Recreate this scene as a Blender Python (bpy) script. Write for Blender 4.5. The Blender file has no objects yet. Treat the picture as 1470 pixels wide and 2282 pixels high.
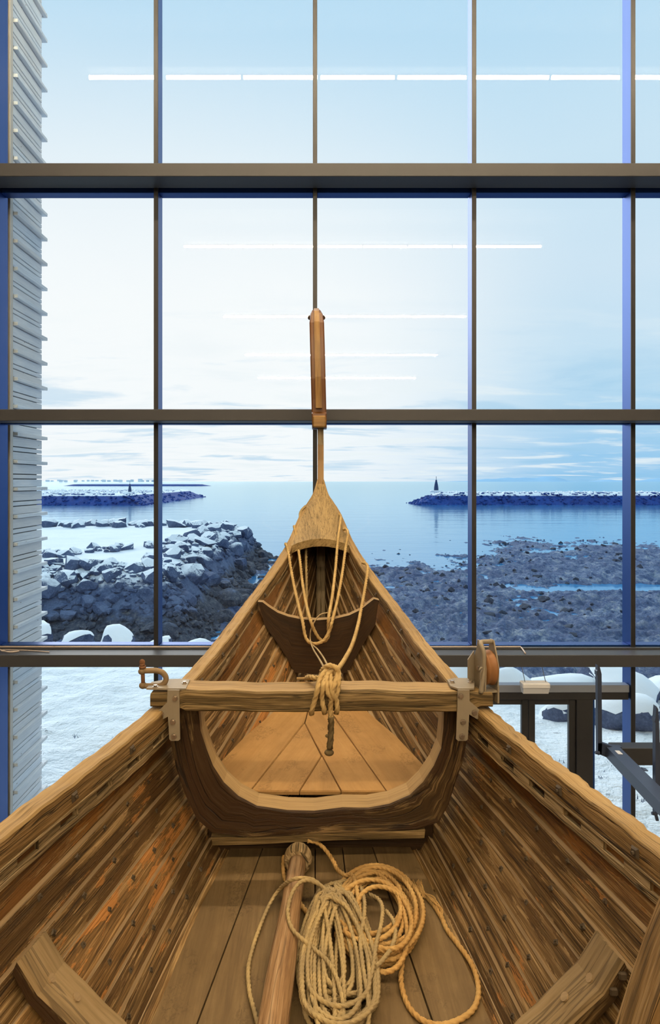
import bpy, bmesh, math, random
import numpy as np
from mathutils import Vector, Matrix

random.seed(7)
rng = np.random.default_rng(7)
S = bpy.context.scene
COL = S.collection

# ------------------------------------------------------------------ camera
# Level camera with a shifted lens.  Origin of the world = the eye: X right, Y away, Z up.
F, CX, CY = 1500.0, 704.0, 1073.0
cam_data = bpy.data.cameras.new('camera')
cam = bpy.data.objects.new('camera', cam_data)
COL.objects.link(cam)
cam.location = (0, 0, 0)
cam.rotation_euler = (math.pi / 2, 0, 0)
cam_data.sensor_width = 36.0
cam_data.lens = F / 2282.0 * 36.0
cam_data.shift_x = (735.0 - CX) / 2282.0
cam_data.shift_y = -(1141.0 - CY) / 2282.0
cam_data.clip_start = 0.05
cam_data.clip_end = 80000.0
S.camera = cam
S.view_settings.view_transform = 'Standard'
S.view_settings.look = 'None'
S.view_settings.gamma = 1.0
S.view_settings.use_curve_mapping = False
S.view_settings.exposure = 0.0
try:
    S.cycles.use_denoising = True
    S.cycles.denoising_prefilter = 'ACCURATE'
    S.cycles.denoising_input_passes = 'RGB_ALBEDO_NORMAL'
    S.cycles.max_bounces = 8
    S.cycles.transparent_max_bounces = 12
    S.cycles.caustics_reflective = False
    S.cycles.caustics_refractive = False
    S.cycles.sample_clamp_indirect = 6.0
except Exception:
    pass

LAMP_STRENGTH = 285.0
LAMP_COLOR = (1.0, 0.81, 0.54, 1)

# ------------------------------------------------------------------ node helpers
class NT:
    def __init__(self, tree):
        self.t = tree
        tree.nodes.clear()
    def n(self, kind, **kw):
        nd = self.t.nodes.new(kind)
        ins = kw.pop('ins', {})
        for k, v in kw.items():
            setattr(nd, k, v)
        for k, v in ins.items():
            self.put(nd.inputs[k], v)
        return nd
    def put(self, sock, v):
        if isinstance(v, bpy.types.NodeSocket):
            self.t.links.new(v, sock)
        else:
            sock.default_value = v
    def math(self, op, a, b=None, clamp=False):
        nd = self.t.nodes.new('ShaderNodeMath')
        nd.operation = op
        nd.use_clamp = clamp
        self.put(nd.inputs[0], a)
        if b is not None:
            self.put(nd.inputs[1], b)
        return nd.outputs[0]
    def mix(self, f, a, b, blend='MIX'):
        nd = self.t.nodes.new('ShaderNodeMix')
        nd.data_type = 'RGBA'
        nd.blend_type = blend
        nd.clamp_factor = True
        self.put(nd.inputs[0], f)
        self.put(nd.inputs[6], a)
        self.put(nd.inputs[7], b)
        return nd.outputs[2]
    def ramp(self, f, stops, interp='LINEAR'):
        nd = self.t.nodes.new('ShaderNodeValToRGB')
        cr = nd.color_ramp
        cr.interpolation = interp
        while len(cr.elements) < len(stops):
            cr.elements.new(0.5)
        for e, (p, c) in zip(cr.elements, stops):
            e.position = p
            e.color = c if len(c) == 4 else (*c, 1)
        self.put(nd.inputs[0], f)
        return nd.outputs[0]
    def noise(self, vec, scale, detail=4, rough=0.55, dist=0.0):
        nd = self.n('ShaderNodeTexNoise', ins={'Scale': scale, 'Detail': detail, 'Roughness': rough, 'Distortion': dist})
        self.put(nd.inputs['Vector'], vec)
        return nd.outputs['Fac']
    def mapping(self, vec, scale=(1, 1, 1), loc=(0, 0, 0), rot=(0, 0, 0)):
        nd = self.n('ShaderNodeMapping')
        self.put(nd.inputs['Vector'], vec)
        self.put(nd.inputs['Scale'], scale)
        self.put(nd.inputs['Location'], loc)
        self.put(nd.inputs['Rotation'], rot)
        return nd.outputs[0]
    def sstep(self, v, lo, hi):
        nd = self.t.nodes.new('ShaderNodeMapRange')
        nd.interpolation_type = 'SMOOTHSTEP'
        self.put(nd.inputs[0], v)
        nd.inputs[1].default_value = lo
        nd.inputs[2].default_value = hi
        return nd.outputs[0]

def c4(c):
    return (c[0], c[1], c[2], 1.0)

# ------------------------------------------------------------------ world: winter sky, thin cloud
world = bpy.data.worlds.new('World')
S.world = world
world.use_nodes = True
N = NT(world.node_tree)
gen = N.n('ShaderNodeTexCoord').outputs['Generated']
sep = N.n('ShaderNodeSeparateXYZ', ins={0: gen})
dx, dy, dz = sep.outputs
el = N.math('MAXIMUM', dz, 0.0)
base = N.ramp(el, [(0.0, (0.30, 0.58, 0.84)), (0.03, (0.35, 0.62, 0.86)), (0.11, (0.50, 0.72, 0.88)), (0.18, (0.58, 0.765, 0.89)),
                   (0.28, (0.66, 0.80, 0.90)), (0.42, (0.66, 0.815, 0.91)), (0.56, (0.54, 0.76, 0.91)), (1.0, (0.48, 0.73, 0.90))])
# veiled brightness low on the left where the sun hides behind the cloud
gl = N.n('ShaderNodeVectorMath', operation='DOT_PRODUCT', ins={0: gen, 1: Vector((-0.24, 0.955, 0.14)).normalized()})
glow = N.math('MULTIPLY', N.sstep(gl.outputs['Value'], 0.80, 0.985), N.math('SUBTRACT', 1.0, N.sstep(el, 0.22, 0.68)))
base = N.mix(N.math('MULTIPLY', glow, 0.95), base, (1.07, 1.03, 0.99, 1))
# cloud deck: project the direction on a plane overhead
den = N.math('ADD', el, 0.075)
px = N.math('DIVIDE', dx, den)
py = N.math('DIVIDE', dy, den)
cv = N.n('ShaderNodeCombineXYZ', ins={0: px, 1: py, 2: 0.0}).outputs[0]
n1 = N.noise(N.mapping(cv, (0.75, 1.25, 1), (3.1, 1.7, 0)), 1.0, 6, 0.58, 0.4)
n2 = N.noise(N.mapping(cv, (0.35, 0.6, 1), (11.1, 4.7, 0)), 1.0, 4, 0.5, 0.2)
hi = N.sstep(n1, 0.50, 0.66)
lowfade = N.sstep(el, 0.30, 0.06)
lowf = N.math('SUBTRACT', 1.0, N.sstep(el, 0.06, 0.30))
base = N.mix(N.math('MULTIPLY', N.math('MULTIPLY', hi, lowf), 0.75), base, (0.93, 0.95, 0.94, 1))
lo = N.math('SUBTRACT', 1.0, N.sstep(n1, 0.34, 0.48))
base = N.mix(N.math('MULTIPLY', N.math('MULTIPLY', lo, lowf), 0.55), base, (0.36, 0.62, 0.82, 1))
wash = N.sstep(n2, 0.40, 0.68)
base = N.mix(N.math('MULTIPLY', wash, 0.14), base, (0.93, 0.97, 0.985, 1))
bg = N.n('ShaderNodeBackground', ins={'Color': base, 'Strength': 1.02})
N.t.links.new(bg.outputs[0], N.n('ShaderNodeOutputWorld').inputs[0])

# the sun itself, veiled by the cloud on the left: a broad, weak and very soft light
sun_data = bpy.data.lights.new('sun', 'SUN')
sun_data.energy = 1.9
sun_data.angle = math.radians(50)
sun_data.color = (1.0, 0.97, 0.93)
sun = bpy.data.objects.new('sun', sun_data)
COL.objects.link(sun)
sun.rotation_euler = Vector((0.45, -0.80, -0.52)).to_track_quat('-Z', 'Y').to_euler()

# ------------------------------------------------------------------ geometry helpers
def W(x, y, D):
    """point seen at photograph pixel (x, y) that stands D metres away"""
    return Vector(((x - CX) / F * D, D, -(y - CY) / F * D))

def WZ(x, y, Z):
    """point seen at pixel (x, y) that lies at height Z below the eye"""
    return W(x, y, -Z * F / (y - CY))

def link(o, parent=None):
    COL.objects.link(o)
    if parent is not None:
        o.parent = parent
    return o

def tag(o, label=None, cat=None, group=None, kind=None):
    if label: o['label'] = label
    if cat: o['category'] = cat
    if group: o['group'] = group
    if kind: o['kind'] = kind
    return o

def empty(name, loc=(0, 0, 0), label=None, cat=None, group=None, kind=None):
    o = bpy.data.objects.new(name, None)
    o.location = loc
    o.empty_display_size = 0.1
    COL.objects.link(o)
    return tag(o, label, cat, group, kind)

def mesh_data(name, verts, faces, mat, uvs=None, smooth=False):
    me = bpy.data.meshes.new(name)
    me.from_pydata([tuple(v) for v in verts], [], faces)
    if uvs is not None:
        ul = me.uv_layers.new(name='UVMap')
        flat = [c for f in uvs for uv in f for c in uv]
        ul.data.foreach_set('uv', flat)
    if smooth:
        me.polygons.foreach_set('use_smooth', [True] * len(me.polygons))
    if mat is not None:
        me.materials.append(mat)
    me.update()
    return me

def mk(name, verts, faces, mat, parent=None, uvs=None, smooth=False, loc=None):
    """one mesh object; its origin sits where the parent is unless loc says otherwise"""
    if parent is not None and parent.type == 'EMPTY' and parent.location.length > 0:
        off = parent.location
        verts = [Vector(v) - off for v in verts]
    o = bpy.data.objects.new(name, mesh_data(name, verts, faces, mat, uvs, smooth))
    if loc is not None:
        o.location = loc
    return link(o, parent)

def grain_uv(verts, faces, g):
    g = Vector(g).normalized()
    out = []
    for f in faces:
        p = [Vector(verts[i]) for i in f]
        n = Vector((0, 0, 0))
        for i in range(len(p)):
            a, b = p[i], p[(i + 1) % len(p)]
            n += a.cross(b)
        n = n.normalized() if n.length > 1e-12 else Vector((0, 0, 1))
        if abs(n.dot(g)) > 0.9:
            t = n.orthogonal().normalized()
            s = n.cross(t)
            out.append([(q.dot(t) * 4, q.dot(s)) for q in p])
        else:
            s = n.cross(g).normalized()
            out.append([(q.dot(g), q.dot(s)) for q in p])
    return out

class MB:
    """collects shapes into ONE mesh"""
    def __init__(self):
        self.v, self.f, self.uv = [], [], []
    def add(self, verts, faces, g=(1, 0, 0), uvs=None):
        k = len(self.v)
        verts = [Vector(v) for v in verts]
        self.uv += uvs if uvs is not None else grain_uv(verts, faces, g)
        self.v += verts
        self.f += [tuple(i + k for i in f) for f in faces]
        return self
    def box(self, lo, hi, g=(1, 0, 0), M=None):
        x0, y0, z0 = lo
        x1, y1, z1 = hi
        v = [(x0, y0, z0), (x1, y0, z0), (x1, y1, z0), (x0, y1, z0), (x0, y0, z1), (x1, y0, z1), (x1, y1, z1), (x0, y1, z1)]
        v = [Vector(p) for p in v]
        if M is not None:
            v = [M @ p for p in v]
        f = [(0, 3, 2, 1), (4, 5, 6, 7), (0, 1, 5, 4), (1, 2, 6, 5), (2, 3, 7, 6), (3, 0, 4, 7)]
        return self.add(v, f, g)
    def bbox(self, lo, hi, b=0.004, g=(1, 0, 0), M=None):
        """box with chamfered edges"""
        bm = bmesh.new()
        bmesh.ops.create_cube(bm, size=1.0)
        c = [(a + d) / 2 for a, d in zip(lo, hi)]
        s = [abs(d - a) for a, d in zip(lo, hi)]
        for vv in bm.verts:
            vv.co = Vector((vv.co.x * s[0] + c[0], vv.co.y * s[1] + c[1], vv.co.z * s[2] + c[2]))
        bmesh.ops.bevel(bm, geom=bm.edges[:], offset=min(b, min(s) * 0.45), segments=1, affect='EDGES')
        bm.verts.index_update()
        v = [(M @ vv.co if M is not None else vv.co.copy()) for vv in bm.verts]
        f = [tuple(q.index for q in fc.verts) for fc in bm.faces]
        bm.free()
        return self.add(v, f, g)
    def prism(self, poly, ext, g=(1, 0, 0)):
        """polygon (list of 3D points) swept along vector ext"""
        n = len(poly)
        ext = Vector(ext)
        p = [Vector(q) for q in poly]
        v = p + [q + ext for q in p]
        f = [tuple(range(n - 1, -1, -1)), tuple(range(n, 2 * n))]
        f += [(i, (i + 1) % n, (i + 1) % n + n, i + n) for i in range(n)]
        return self.add(v, f, g)
    def tube(self, pts, r, n=10, cap=True, g=None):
        rings = tube_rings(pts, r, n)
        return self.loft(rings, cap)
    def loft(self, rings, cap=True):
        v, f, uv = loft_data(rings, cap)
        return self.add(v, f, uvs=uv)
    def sphere(self, c, r, seg=10, rng_=6, s=(1, 1, 1)):
        rings = []
        for i in range(rng_ + 1):
            a = -math.pi / 2 + math.pi * i / rng_
            rr = max(math.cos(a), 0.02) * r
            rings.append([Vector(c) + Vector((s[0] * rr * math.cos(2 * math.pi * j / seg), s[1] * rr * math.sin(2 * math.pi * j / seg), s[2] * r * math.sin(a))) for j in range(seg)])
        return self.loft(rings)
    def build(self, name, mat, parent=None, smooth=False):
        return mk(name, self.v, self.f, mat, parent, self.uv, smooth)

def loft_data(rings, cap=True):
    n = len(rings[0])
    v = [Vector(p) for r in rings for p in r]
    f, uv = [], []
    cen = [sum((Vector(p) for p in r), Vector()) / n for r in rings]
    u = [0.0]
    for i in range(1, len(rings)):
        u.append(u[-1] + (cen[i] - cen[i - 1]).length)
    per = [0.0]
    mid = rings[len(rings) // 2]
    for j in range(n):
        per.append(per[-1] + (Vector(mid[(j + 1) % n]) - Vector(mid[j])).length)
    for i in range(len(rings) - 1):
        for j in range(n):
            j2 = (j + 1) % n
            f.append((i * n + j, i * n + j2, (i + 1) * n + j2, (i + 1) * n + j))
            uv.append([(u[i], per[j]), (u[i], per[j + 1]), (u[i + 1], per[j + 1]), (u[i + 1], per[j])])
    if cap:
        for idx, flip in ((0, True), (len(rings) - 1, False)):
            ids = [idx * n + j for j in range(n)]
            if flip: ids = ids[::-1]
            f.append(tuple(ids))
            t = (Vector(rings[idx][1]) - Vector(rings[idx][0]))
            t = t.normalized() if t.length > 1e-9 else Vector((1, 0, 0))
            s = (Vector(rings[idx][n // 2]) - Vector(rings[idx][0]))
            s = (s - t * s.dot(t))
            s = s.normalized() if s.length > 1e-9 else Vector((0, 0, 1))
            uv.append([(v[k].dot(t) * 4, v[k].dot(s)) for k in ids])
    return v, f, uv

def loft(name, rings, mat, parent=None, cap=True, smooth=False):
    v, f, uv = loft_data(rings, cap)
    return mk(name, v, f, mat, parent, uv, smooth)

def frames(pts):
    pts = [Vector(p) for p in pts]
    T = []
    for i in range(len(pts)):
        a = pts[max(i - 1, 0)]
        b = pts[min(i + 1, len(pts) - 1)]
        t = b - a
        T.append(t.normalized() if t.length > 1e-12 else Vector((0, 0, 1)))
    up = T[0].orthogonal().normalized()
    out = []
    for i, t in enumerate(T):
        up = up - t * up.dot(t)
        up = up.normalized() if up.length > 1e-9 else t.orthogonal().normalized()
        out.append((t, up, t.cross(up)))
    return pts, out

def tube_rings(pts, r, n=10):
    pts, fr = frames(pts)
    rs = r if isinstance(r, (list, tuple)) else [r] * len(pts)
    return [[p + (a * math.cos(2 * math.pi * j / n) + b * math.sin(2 * math.pi * j / n)) * rr for j in range(n)] for p, (t, a, b), rr in zip(pts, fr, rs)]

def catmull(pts, step):
    pts = [Vector(p) for p in pts]
    ext = [pts[0] * 2 - pts[1]] + pts + [pts[-1] * 2 - pts[-2]]
    dense = []
    for i in range(1, len(ext) - 2):
        p0, p1, p2, p3 = ext[i - 1:i + 3]
        m = max(int((p2 - p1).length / step * 1.6), 3)
        for k in range(m):
            t = k / m
            dense.append(0.5 * ((2 * p1) + (p2 - p0) * t + (2 * p0 - 5 * p1 + 4 * p2 - p3) * t * t + (3 * p1 - p0 - 3 * p2 + p3) * t ** 3))
    dense.append(pts[-1])
    out, acc = [dense[0]], 0.0
    for a, b in zip(dense, dense[1:]):
        acc += (b - a).length
        if acc >= step:
            out.append(b); acc = 0.0
    out.append(dense[-1])
    return out

def rope_into(mb, pts, R, step=None, pitch=None):
    """three-strand laid rope following pts"""
    step = step or R * 0.75
    pitch = pitch or R * 7.5
    p = catmull(pts, step)
    p, fr = frames(p)
    n = 12
    rings, s = [], 0.0
    for i, (q, (t, a, b)) in enumerate(zip(p, fr)):
        if i: s += (q - p[i - 1]).length
        ph = 2 * math.pi * s / pitch
        ring = []
        for j in range(n):
            th = 2 * math.pi * j / n
            rr = R * (0.74 + 0.30 * abs(math.cos(1.5 * th)))
            ring.append(q + (a * math.cos(th + ph) + b * math.sin(th + ph)) * rr)
        rings.append(ring)
    mb.loft(rings)

def pchip(xs, ys):
    xs = np.array(xs, float); ys = np.array(ys, float)
    h = np.diff(xs); d = np.diff(ys) / h
    m = np.zeros_like(xs)
    for i in range(1, len(xs) - 1):
        if d[i - 1] * d[i] > 0:
            w1 = 2 * h[i] + h[i - 1]; w2 = h[i] + 2 * h[i - 1]
            m[i] = (w1 + w2) / (w1 / d[i - 1] + w2 / d[i])
    m[0] = d[0]; m[-1] = d[-1]
    def f(x):
        x = min(max(x, xs[0]), xs[-1])
        i = min(max(int(np.searchsorted(xs, x) - 1), 0), len(h) - 1)
        t = (x - xs[i]) / h[i]
        return float((2 * t**3 - 3 * t**2 + 1) * ys[i] + (t**3 - 2 * t**2 + t) * h[i] * m[i] + (-2 * t**3 + 3 * t**2) * ys[i + 1] + (t**3 - t**2) * h[i] * m[i + 1])
    return f

# value noise on arrays (for terrain)
def vnoise(x, y, seed=0):
    xi = np.floor(x).astype(np.int64); yi = np.floor(y).astype(np.int64)
    xf = x - xi; yf = y - yi
    def h(a, b):
        n = (a * 374761393 + b * 668265263 + seed * 974634777) & 0x7fffffff
        n = (n ^ (n >> 13)) * 1274126177 & 0x7fffffff
        return ((n ^ (n >> 16)) & 0xffff) / 65535.0
    u = xf * xf * (3 - 2 * xf); v = yf * yf * (3 - 2 * yf)
    return (h(xi, yi) * (1 - u) + h(xi + 1, yi) * u) * (1 - v) + (h(xi, yi + 1) * (1 - u) + h(xi + 1, yi + 1) * u) * v
def fbm(x, y, o=4, seed=0):
    s = 0; a = 1.0; tot = 0
    for i in range(o):
        s = s + a * vnoise(x * 2**i + 17.3 * i, y * 2**i - 9.1 * i, seed + i); tot += a; a *= 0.5
    return s / tot

def sstep(x, a, b):
    t = np.clip((x - a) / (b - a), 0, 1)
    return t * t * (3 - 2 * t)

def grid_mesh(name, X, Y, Z, mat, parent=None, smooth=True):
    ny, nx = X.shape
    v = np.stack([X.ravel(), Y.ravel(), Z.ravel()], 1)
    idx = np.arange(nx * ny).reshape(ny, nx)
    q = np.stack([idx[:-1, :-1].ravel(), idx[:-1, 1:].ravel(), idx[1:, 1:].ravel(), idx[1:, :-1].ravel()], 1)
    me = bpy.data.meshes.new(name)
    me.vertices.add(len(v)); me.vertices.foreach_set('co', v.ravel())
    me.loops.add(q.size); me.loops.foreach_set('vertex_index', q.ravel())
    me.polygons.add(len(q)); me.polygons.foreach_set('loop_start', np.arange(0, q.size, 4))
    me.polygons.foreach_set('loop_total', np.full(len(q), 4))
    if smooth: me.polygons.foreach_set('use_smooth', np.ones(len(q), bool))
    me.materials.append(mat)
    me.update(calc_edges=True)
    return link(bpy.data.objects.new(name, me), parent)

# ------------------------------------------------------------------ materials
def new_mat(name):
    m = bpy.data.materials.new(name)
    m.use_nodes = True
    return m, NT(m.node_tree)

def finish(N, color, rough=0.7, bump=None, bump_strength=0.3, bump_dist=0.01, metallic=0.0, spec=0.3):
    b = N.n('ShaderNodeBsdfPrincipled')
    N.put(b.inputs['Base Color'], color)
    N.put(b.inputs['Roughness'], rough)
    N.put(b.inputs['Metallic'], metallic)
    N.put(b.inputs['Specular IOR Level'], spec)
    if bump is not None:
        bp = N.n('ShaderNodeBump', ins={'Strength': bump_strength, 'Distance': bump_dist, 'Height': bump})
        N.put(b.inputs['Normal'], bp.outputs[0])
    N.t.links.new(b.outputs[0], N.n('ShaderNodeOutputMaterial').inputs[0])
    return b

def wood(name, dark, mid, light, scuff=0.0, paint=None, paint_lo=0.55, paint_hi=0.60, orange=None, orange_lo=0.62, gv=42.0, gu=1.6, rough=0.75, bump=0.6, contrast=1.0, cracks=0.5, spec=0.25):
    """weathered timber; grain runs along U (metres).  paint = remains of an old smooth stain, orange = stripped warm wood"""
    m, N = new_mat(name)
    uv = N.n('ShaderNodeUVMap').outputs[0]
    rnd = N.n('ShaderNodeObjectInfo').outputs['Random']
    off = N.n('ShaderNodeCombineXYZ', ins={0: N.math('MULTIPLY', rnd, 31.0), 1: N.math('MULTIPLY', rnd, 17.0), 2: N.math('MULTIPLY', rnd, 9.0)}).outputs[0]
    vec = N.n('ShaderNodeVectorMath', operation='ADD', ins={0: uv, 1: off}).outputs[0]
    warp = N.noise(N.mapping(vec, (1.5, 6, 1)), 1.0, 2, 0.5)
    wv = N.n('ShaderNodeVectorMath', operation='ADD', ins={0: vec, 1: N.n('ShaderNodeCombineXYZ', ins={0: 0.0, 1: N.math('MULTIPLY', warp, 0.03), 2: 0.0}).outputs[0]}).outputs[0]
    g1 = N.noise(N.mapping(wv, (gu, gv, 1)), 1.0, 5, 0.6)
    g2 = N.noise(N.mapping(wv, (gu * 4, gv * 4.5, 1)), 1.0, 3, 0.6)
    g = N.math('ADD', N.math('MULTIPLY', g1, 0.62), N.math('MULTIPLY', g2, 0.38))
    w = 0.16 / contrast
    col = N.ramp(g, [(0.5 - w, dark), (0.5, mid), (0.5 + w, light)])
    height = g
    big = N.noise(N.mapping(vec, (1.3, 5, 1)), 1.0, 3, 0.6)
    col = N.mix(N.math('MULTIPLY', N.sstep(big, 0.48, 0.72), 0.5), col, c4([x * 0.55 for x in mid]))
    if orange is not None:
        pn = N.noise(N.mapping(vec, (2.4, 9, 1), (5.3, 2.2, 0)), 1.0, 6, 0.68)
        om = N.sstep(pn, orange_lo, orange_lo + 0.025)
        oc = N.mix(N.sstep(g2, 0.35, 0.65), c4([x * 0.72 for x in orange]), c4(orange))
        col = N.mix(N.math('MULTIPLY', om, 0.85), col, oc)
        height = N.math('ADD', height, N.math('MULTIPLY', om, 0.10))
    if paint is not None:
        pn = N.noise(N.mapping(vec, (1.5, 8, 1), (1.3, 7.2, 0)), 1.0, 7, 0.66)
        pn = N.math('ADD', N.math('MULTIPLY', pn, 0.78), N.math('MULTIPLY', g, 0.22))
        pm = N.sstep(pn, paint_lo, paint_hi)
        col = N.mix(N.math('MULTIPLY', pm, 0.95), col, c4(paint))
        height = N.math('ADD', height, N.math('MULTIPLY', pm, 0.18))
    if scuff > 0:
        s1 = N.noise(N.mapping(uv, (5.5, 7.5, 1), (2.3, 4.1, 0)), 1.0, 2, 0.5)
        s2 = N.noise(N.mapping(uv, (42, 55, 1)), 1.0, 4, 0.7, 1.5)
        sf = N.math('MULTIPLY', N.sstep(s1, 0.54, 0.64), N.sstep(s2, 0.47, 0.56))
        col = N.mix(N.math('MULTIPLY', sf, scuff), col, c4([x * 0.45 for x in mid]))
        s3 = N.noise(N.mapping(uv, (14, 18, 1), (7, 1, 0)), 1.0, 5, 0.7)
        col = N.mix(N.math('MULTIPLY', N.sstep(s3, 0.35, 0.7), 0.35), col, c4([x * 0.72 for x in mid]))
    if cracks > 0:
        cn = N.noise(N.mapping(wv, (gu * 0.55, gv * 0.8, 1), (9.1, 3.3, 0)), 1.0, 3, 0.5)
        ck = N.math('SUBTRACT', 1.0, N.sstep(N.math('ABSOLUTE', N.math('SUBTRACT', cn, 0.5)), 0.004, 0.016))
        col = N.mix(N.math('MULTIPLY', ck, cracks), col, c4([x * 0.25 for x in dark]))
        height = N.math('SUBTRACT', height, N.math('MULTIPLY', ck, 0.3 * cracks))
    finish(N, col, rough, height, bump, 0.012, spec=spec)
    return m

def plain(name, col, rough=0.6, metallic=0.0, spec=0.3, var=0.15, scale=12.0, bump=0.1):
    m, N = new_mat(name)
    co = N.n('ShaderNodeTexCoord').outputs['Object']
    n = N.noise(co, scale, 4, 0.6)
    c = N.mix(n, c4([x * (1 - var) for x in col]), c4([min(x * (1 + var), 1) for x in col]))
    finish(N, c, rough, n, bump, 0.004, metallic, spec)
    return m

M = {}
M['strake'] = wood('strake_wood', (0.045, 0.023, 0.007), (0.185, 0.102, 0.033), (0.52, 0.335, 0.145), paint=(0.105, 0.052, 0.014), paint_lo=0.525, paint_hi=0.54, orange=(0.50, 0.215, 0.055), orange_lo=0.60, contrast=1.3, bump=0.9)
M['strake_warm'] = wood('strake_wood_warm', (0.055, 0.028, 0.008), (0.225, 0.118, 0.036), (0.52, 0.31, 0.125), paint=(0.165, 0.086, 0.026), paint_lo=0.56, paint_hi=0.575, orange=(0.54, 0.225, 0.055), orange_lo=0.525, contrast=1.25, bump=0.8)
M['strake_top'] = wood('sheer_strake_wood', (0.06, 0.028, 0.007), (0.20, 0.095, 0.025), (0.47, 0.285, 0.11), paint=(0.165, 0.068, 0.013), paint_lo=0.49, paint_hi=0.515, orange=(0.34, 0.14, 0.026), orange_lo=0.56, contrast=1.2, bump=0.7)
M['ledge'] = wood('dusty_edge_wood', (0.22, 0.145, 0.07), (0.30, 0.20, 0.10), (0.38, 0.26, 0.14), contrast=0.7, cracks=0.1, bump=0.2)
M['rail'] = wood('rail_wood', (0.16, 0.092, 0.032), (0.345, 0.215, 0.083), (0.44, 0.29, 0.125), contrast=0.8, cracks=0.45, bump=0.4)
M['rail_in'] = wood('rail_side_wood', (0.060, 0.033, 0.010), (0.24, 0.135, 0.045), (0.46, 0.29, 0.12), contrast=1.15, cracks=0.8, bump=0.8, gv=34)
M['slot'] = wood('slot_rail_wood', (0.05, 0.032, 0.013), (0.26, 0.17, 0.075), (0.50, 0.36, 0.19), contrast=1.3, cracks=0.8, bump=0.9, gv=36)
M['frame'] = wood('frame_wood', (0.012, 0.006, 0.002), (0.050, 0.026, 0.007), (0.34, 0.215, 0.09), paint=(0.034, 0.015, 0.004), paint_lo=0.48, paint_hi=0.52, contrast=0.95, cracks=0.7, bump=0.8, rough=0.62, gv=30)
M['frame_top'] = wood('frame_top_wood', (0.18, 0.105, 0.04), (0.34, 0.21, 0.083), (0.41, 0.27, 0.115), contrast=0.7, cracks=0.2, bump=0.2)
M['beam'] = wood('beam_wood', (0.035, 0.022, 0.008), (0.135, 0.085, 0.031), (0.40, 0.27, 0.12), contrast=1.0, cracks=0.6, bump=0.7, gv=36)
M['deck'] = wood('deck_wood', (0.30, 0.155, 0.048), (0.37, 0.20, 0.066), (0.42, 0.24, 0.085), contrast=0.6, cracks=0.0, bump=0.06, gv=20, rough=0.85, scuff=0.5)
M['floor_b'] = wood('floor_board_wood', (0.095, 0.058, 0.024), (0.155, 0.098, 0.041), (0.205, 0.134, 0.060), contrast=0.7, cracks=0.10, bump=0.12, gv=22, rough=0.82, scuff=0.55)
M['head'] = wood('figurehead_wood', (0.13, 0.060, 0.008), (0.26, 0.130, 0.022), (0.34, 0.19, 0.042), contrast=0.7, cracks=0.12, bump=0.15, rough=0.42, gv=25, spec=0.45)
M['head_red'] = wood('figurehead_side_wood', (0.085, 0.026, 0.003), (0.135, 0.046, 0.005), (0.19, 0.072, 0.010), contrast=0.7, cracks=0.1, bump=0.1, rough=0.4, gv=25, spec=0.45)
M['breast'] = wood('breasthook_wood', (0.10, 0.060, 0.02), (0.345, 0.225, 0.086), (0.43, 0.295, 0.125), contrast=0.85, cracks=0.6, bump=0.5, gv=60, gu=6)
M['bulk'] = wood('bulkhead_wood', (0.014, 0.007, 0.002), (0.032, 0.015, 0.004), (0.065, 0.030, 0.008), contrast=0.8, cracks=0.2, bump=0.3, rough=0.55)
M['stem'] = wood('stem_wood', (0.08, 0.055, 0.028), (0.26, 0.19, 0.105), (0.46, 0.36, 0.22), contrast=1.1, cracks=0.5, bump=0.6)
M['rib'] = wood('rib_wood', (0.11, 0.070, 0.030), (0.25, 0.165, 0.075), (0.34, 0.235, 0.12), contrast=0.8, cracks=0.5, bump=0.4, gv=22)
M['pole'] = wood('pole_wood', (0.13, 0.062, 0.022), (0.30, 0.165, 0.068), (0.48, 0.31, 0.16), contrast=1.0, cracks=0.5, bump=0.4, gv=30)

def rope_mat(name, a, b):
    m, N = new_mat(name)
    co = N.n('ShaderNodeTexCoord').outputs['Object']
    n = N.noise(co, 9, 3, 0.6)
    f = N.noise(co, 420, 2, 0.6)
    col = N.mix(N.sstep(n, 0.35, 0.65), c4(a), c4(b))
    finish(N, col, 0.9, f, 0.6, 0.003, spec=0.1)
    return m
M['rope'] = rope_mat('hemp_rope_fibre', (0.56, 0.38, 0.16), (0.46, 0.30, 0.12))
M['rope_gold'] = rope_mat('golden_rope_fibre', (0.56, 0.345, 0.125), (0.46, 0.26, 0.085))
M['rope_pale'] = rope_mat('pale_rope_fibre', (0.46, 0.325, 0.145), (0.33, 0.235, 0.115))
M['rope_dark'] = rope_mat('grimy_rope_fibre', (0.17, 0.12, 0.055), (0.10, 0.07, 0.033))
M['cord'] = rope_mat('thin_cord_fibre', (0.42, 0.31, 0.17), (0.36, 0.26, 0.14))

M['steel'] = plain('galvanised_steel', (0.27, 0.215, 0.145), 0.55, 0.15, 0.35, 0.16, 18)
M['bolt'] = plain('bolt_steel', (0.50, 0.42, 0.34), 0.28, 0.9, 0.5, 0.2, 60)
M['rust'] = plain('rusty_iron', (0.19, 0.085, 0.038), 0.75, 0.2, 0.3, 0.35, 40, 0.4)
M['rove'] = plain('iron_rove', (0.085, 0.060, 0.036), 0.7, 0.3, 0.3, 0.4, 60, 0.4)
M['shackle'] = plain('shackle_iron', (0.25, 0.165, 0.085), 0.65, 0.3, 0.3, 0.25, 30, 0.3)
M['sheave'] = plain('sheave_wood', (0.25, 0.108, 0.036), 0.55, 0.0, 0.3, 0.25, 20, 0.2)
M['mullion'] = plain('sky_tinted_metal', (0.020, 0.066, 0.245), 0.38, 0.85, 0.3, 0.04, 3, 0.0)  # blue of the reflected sky is put into the metal's base colour
M['cap'] = plain('dark_cap_metal', (0.024, 0.022, 0.022), 0.45, 0.2, 0.4, 0.05, 4, 0.0)
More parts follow.
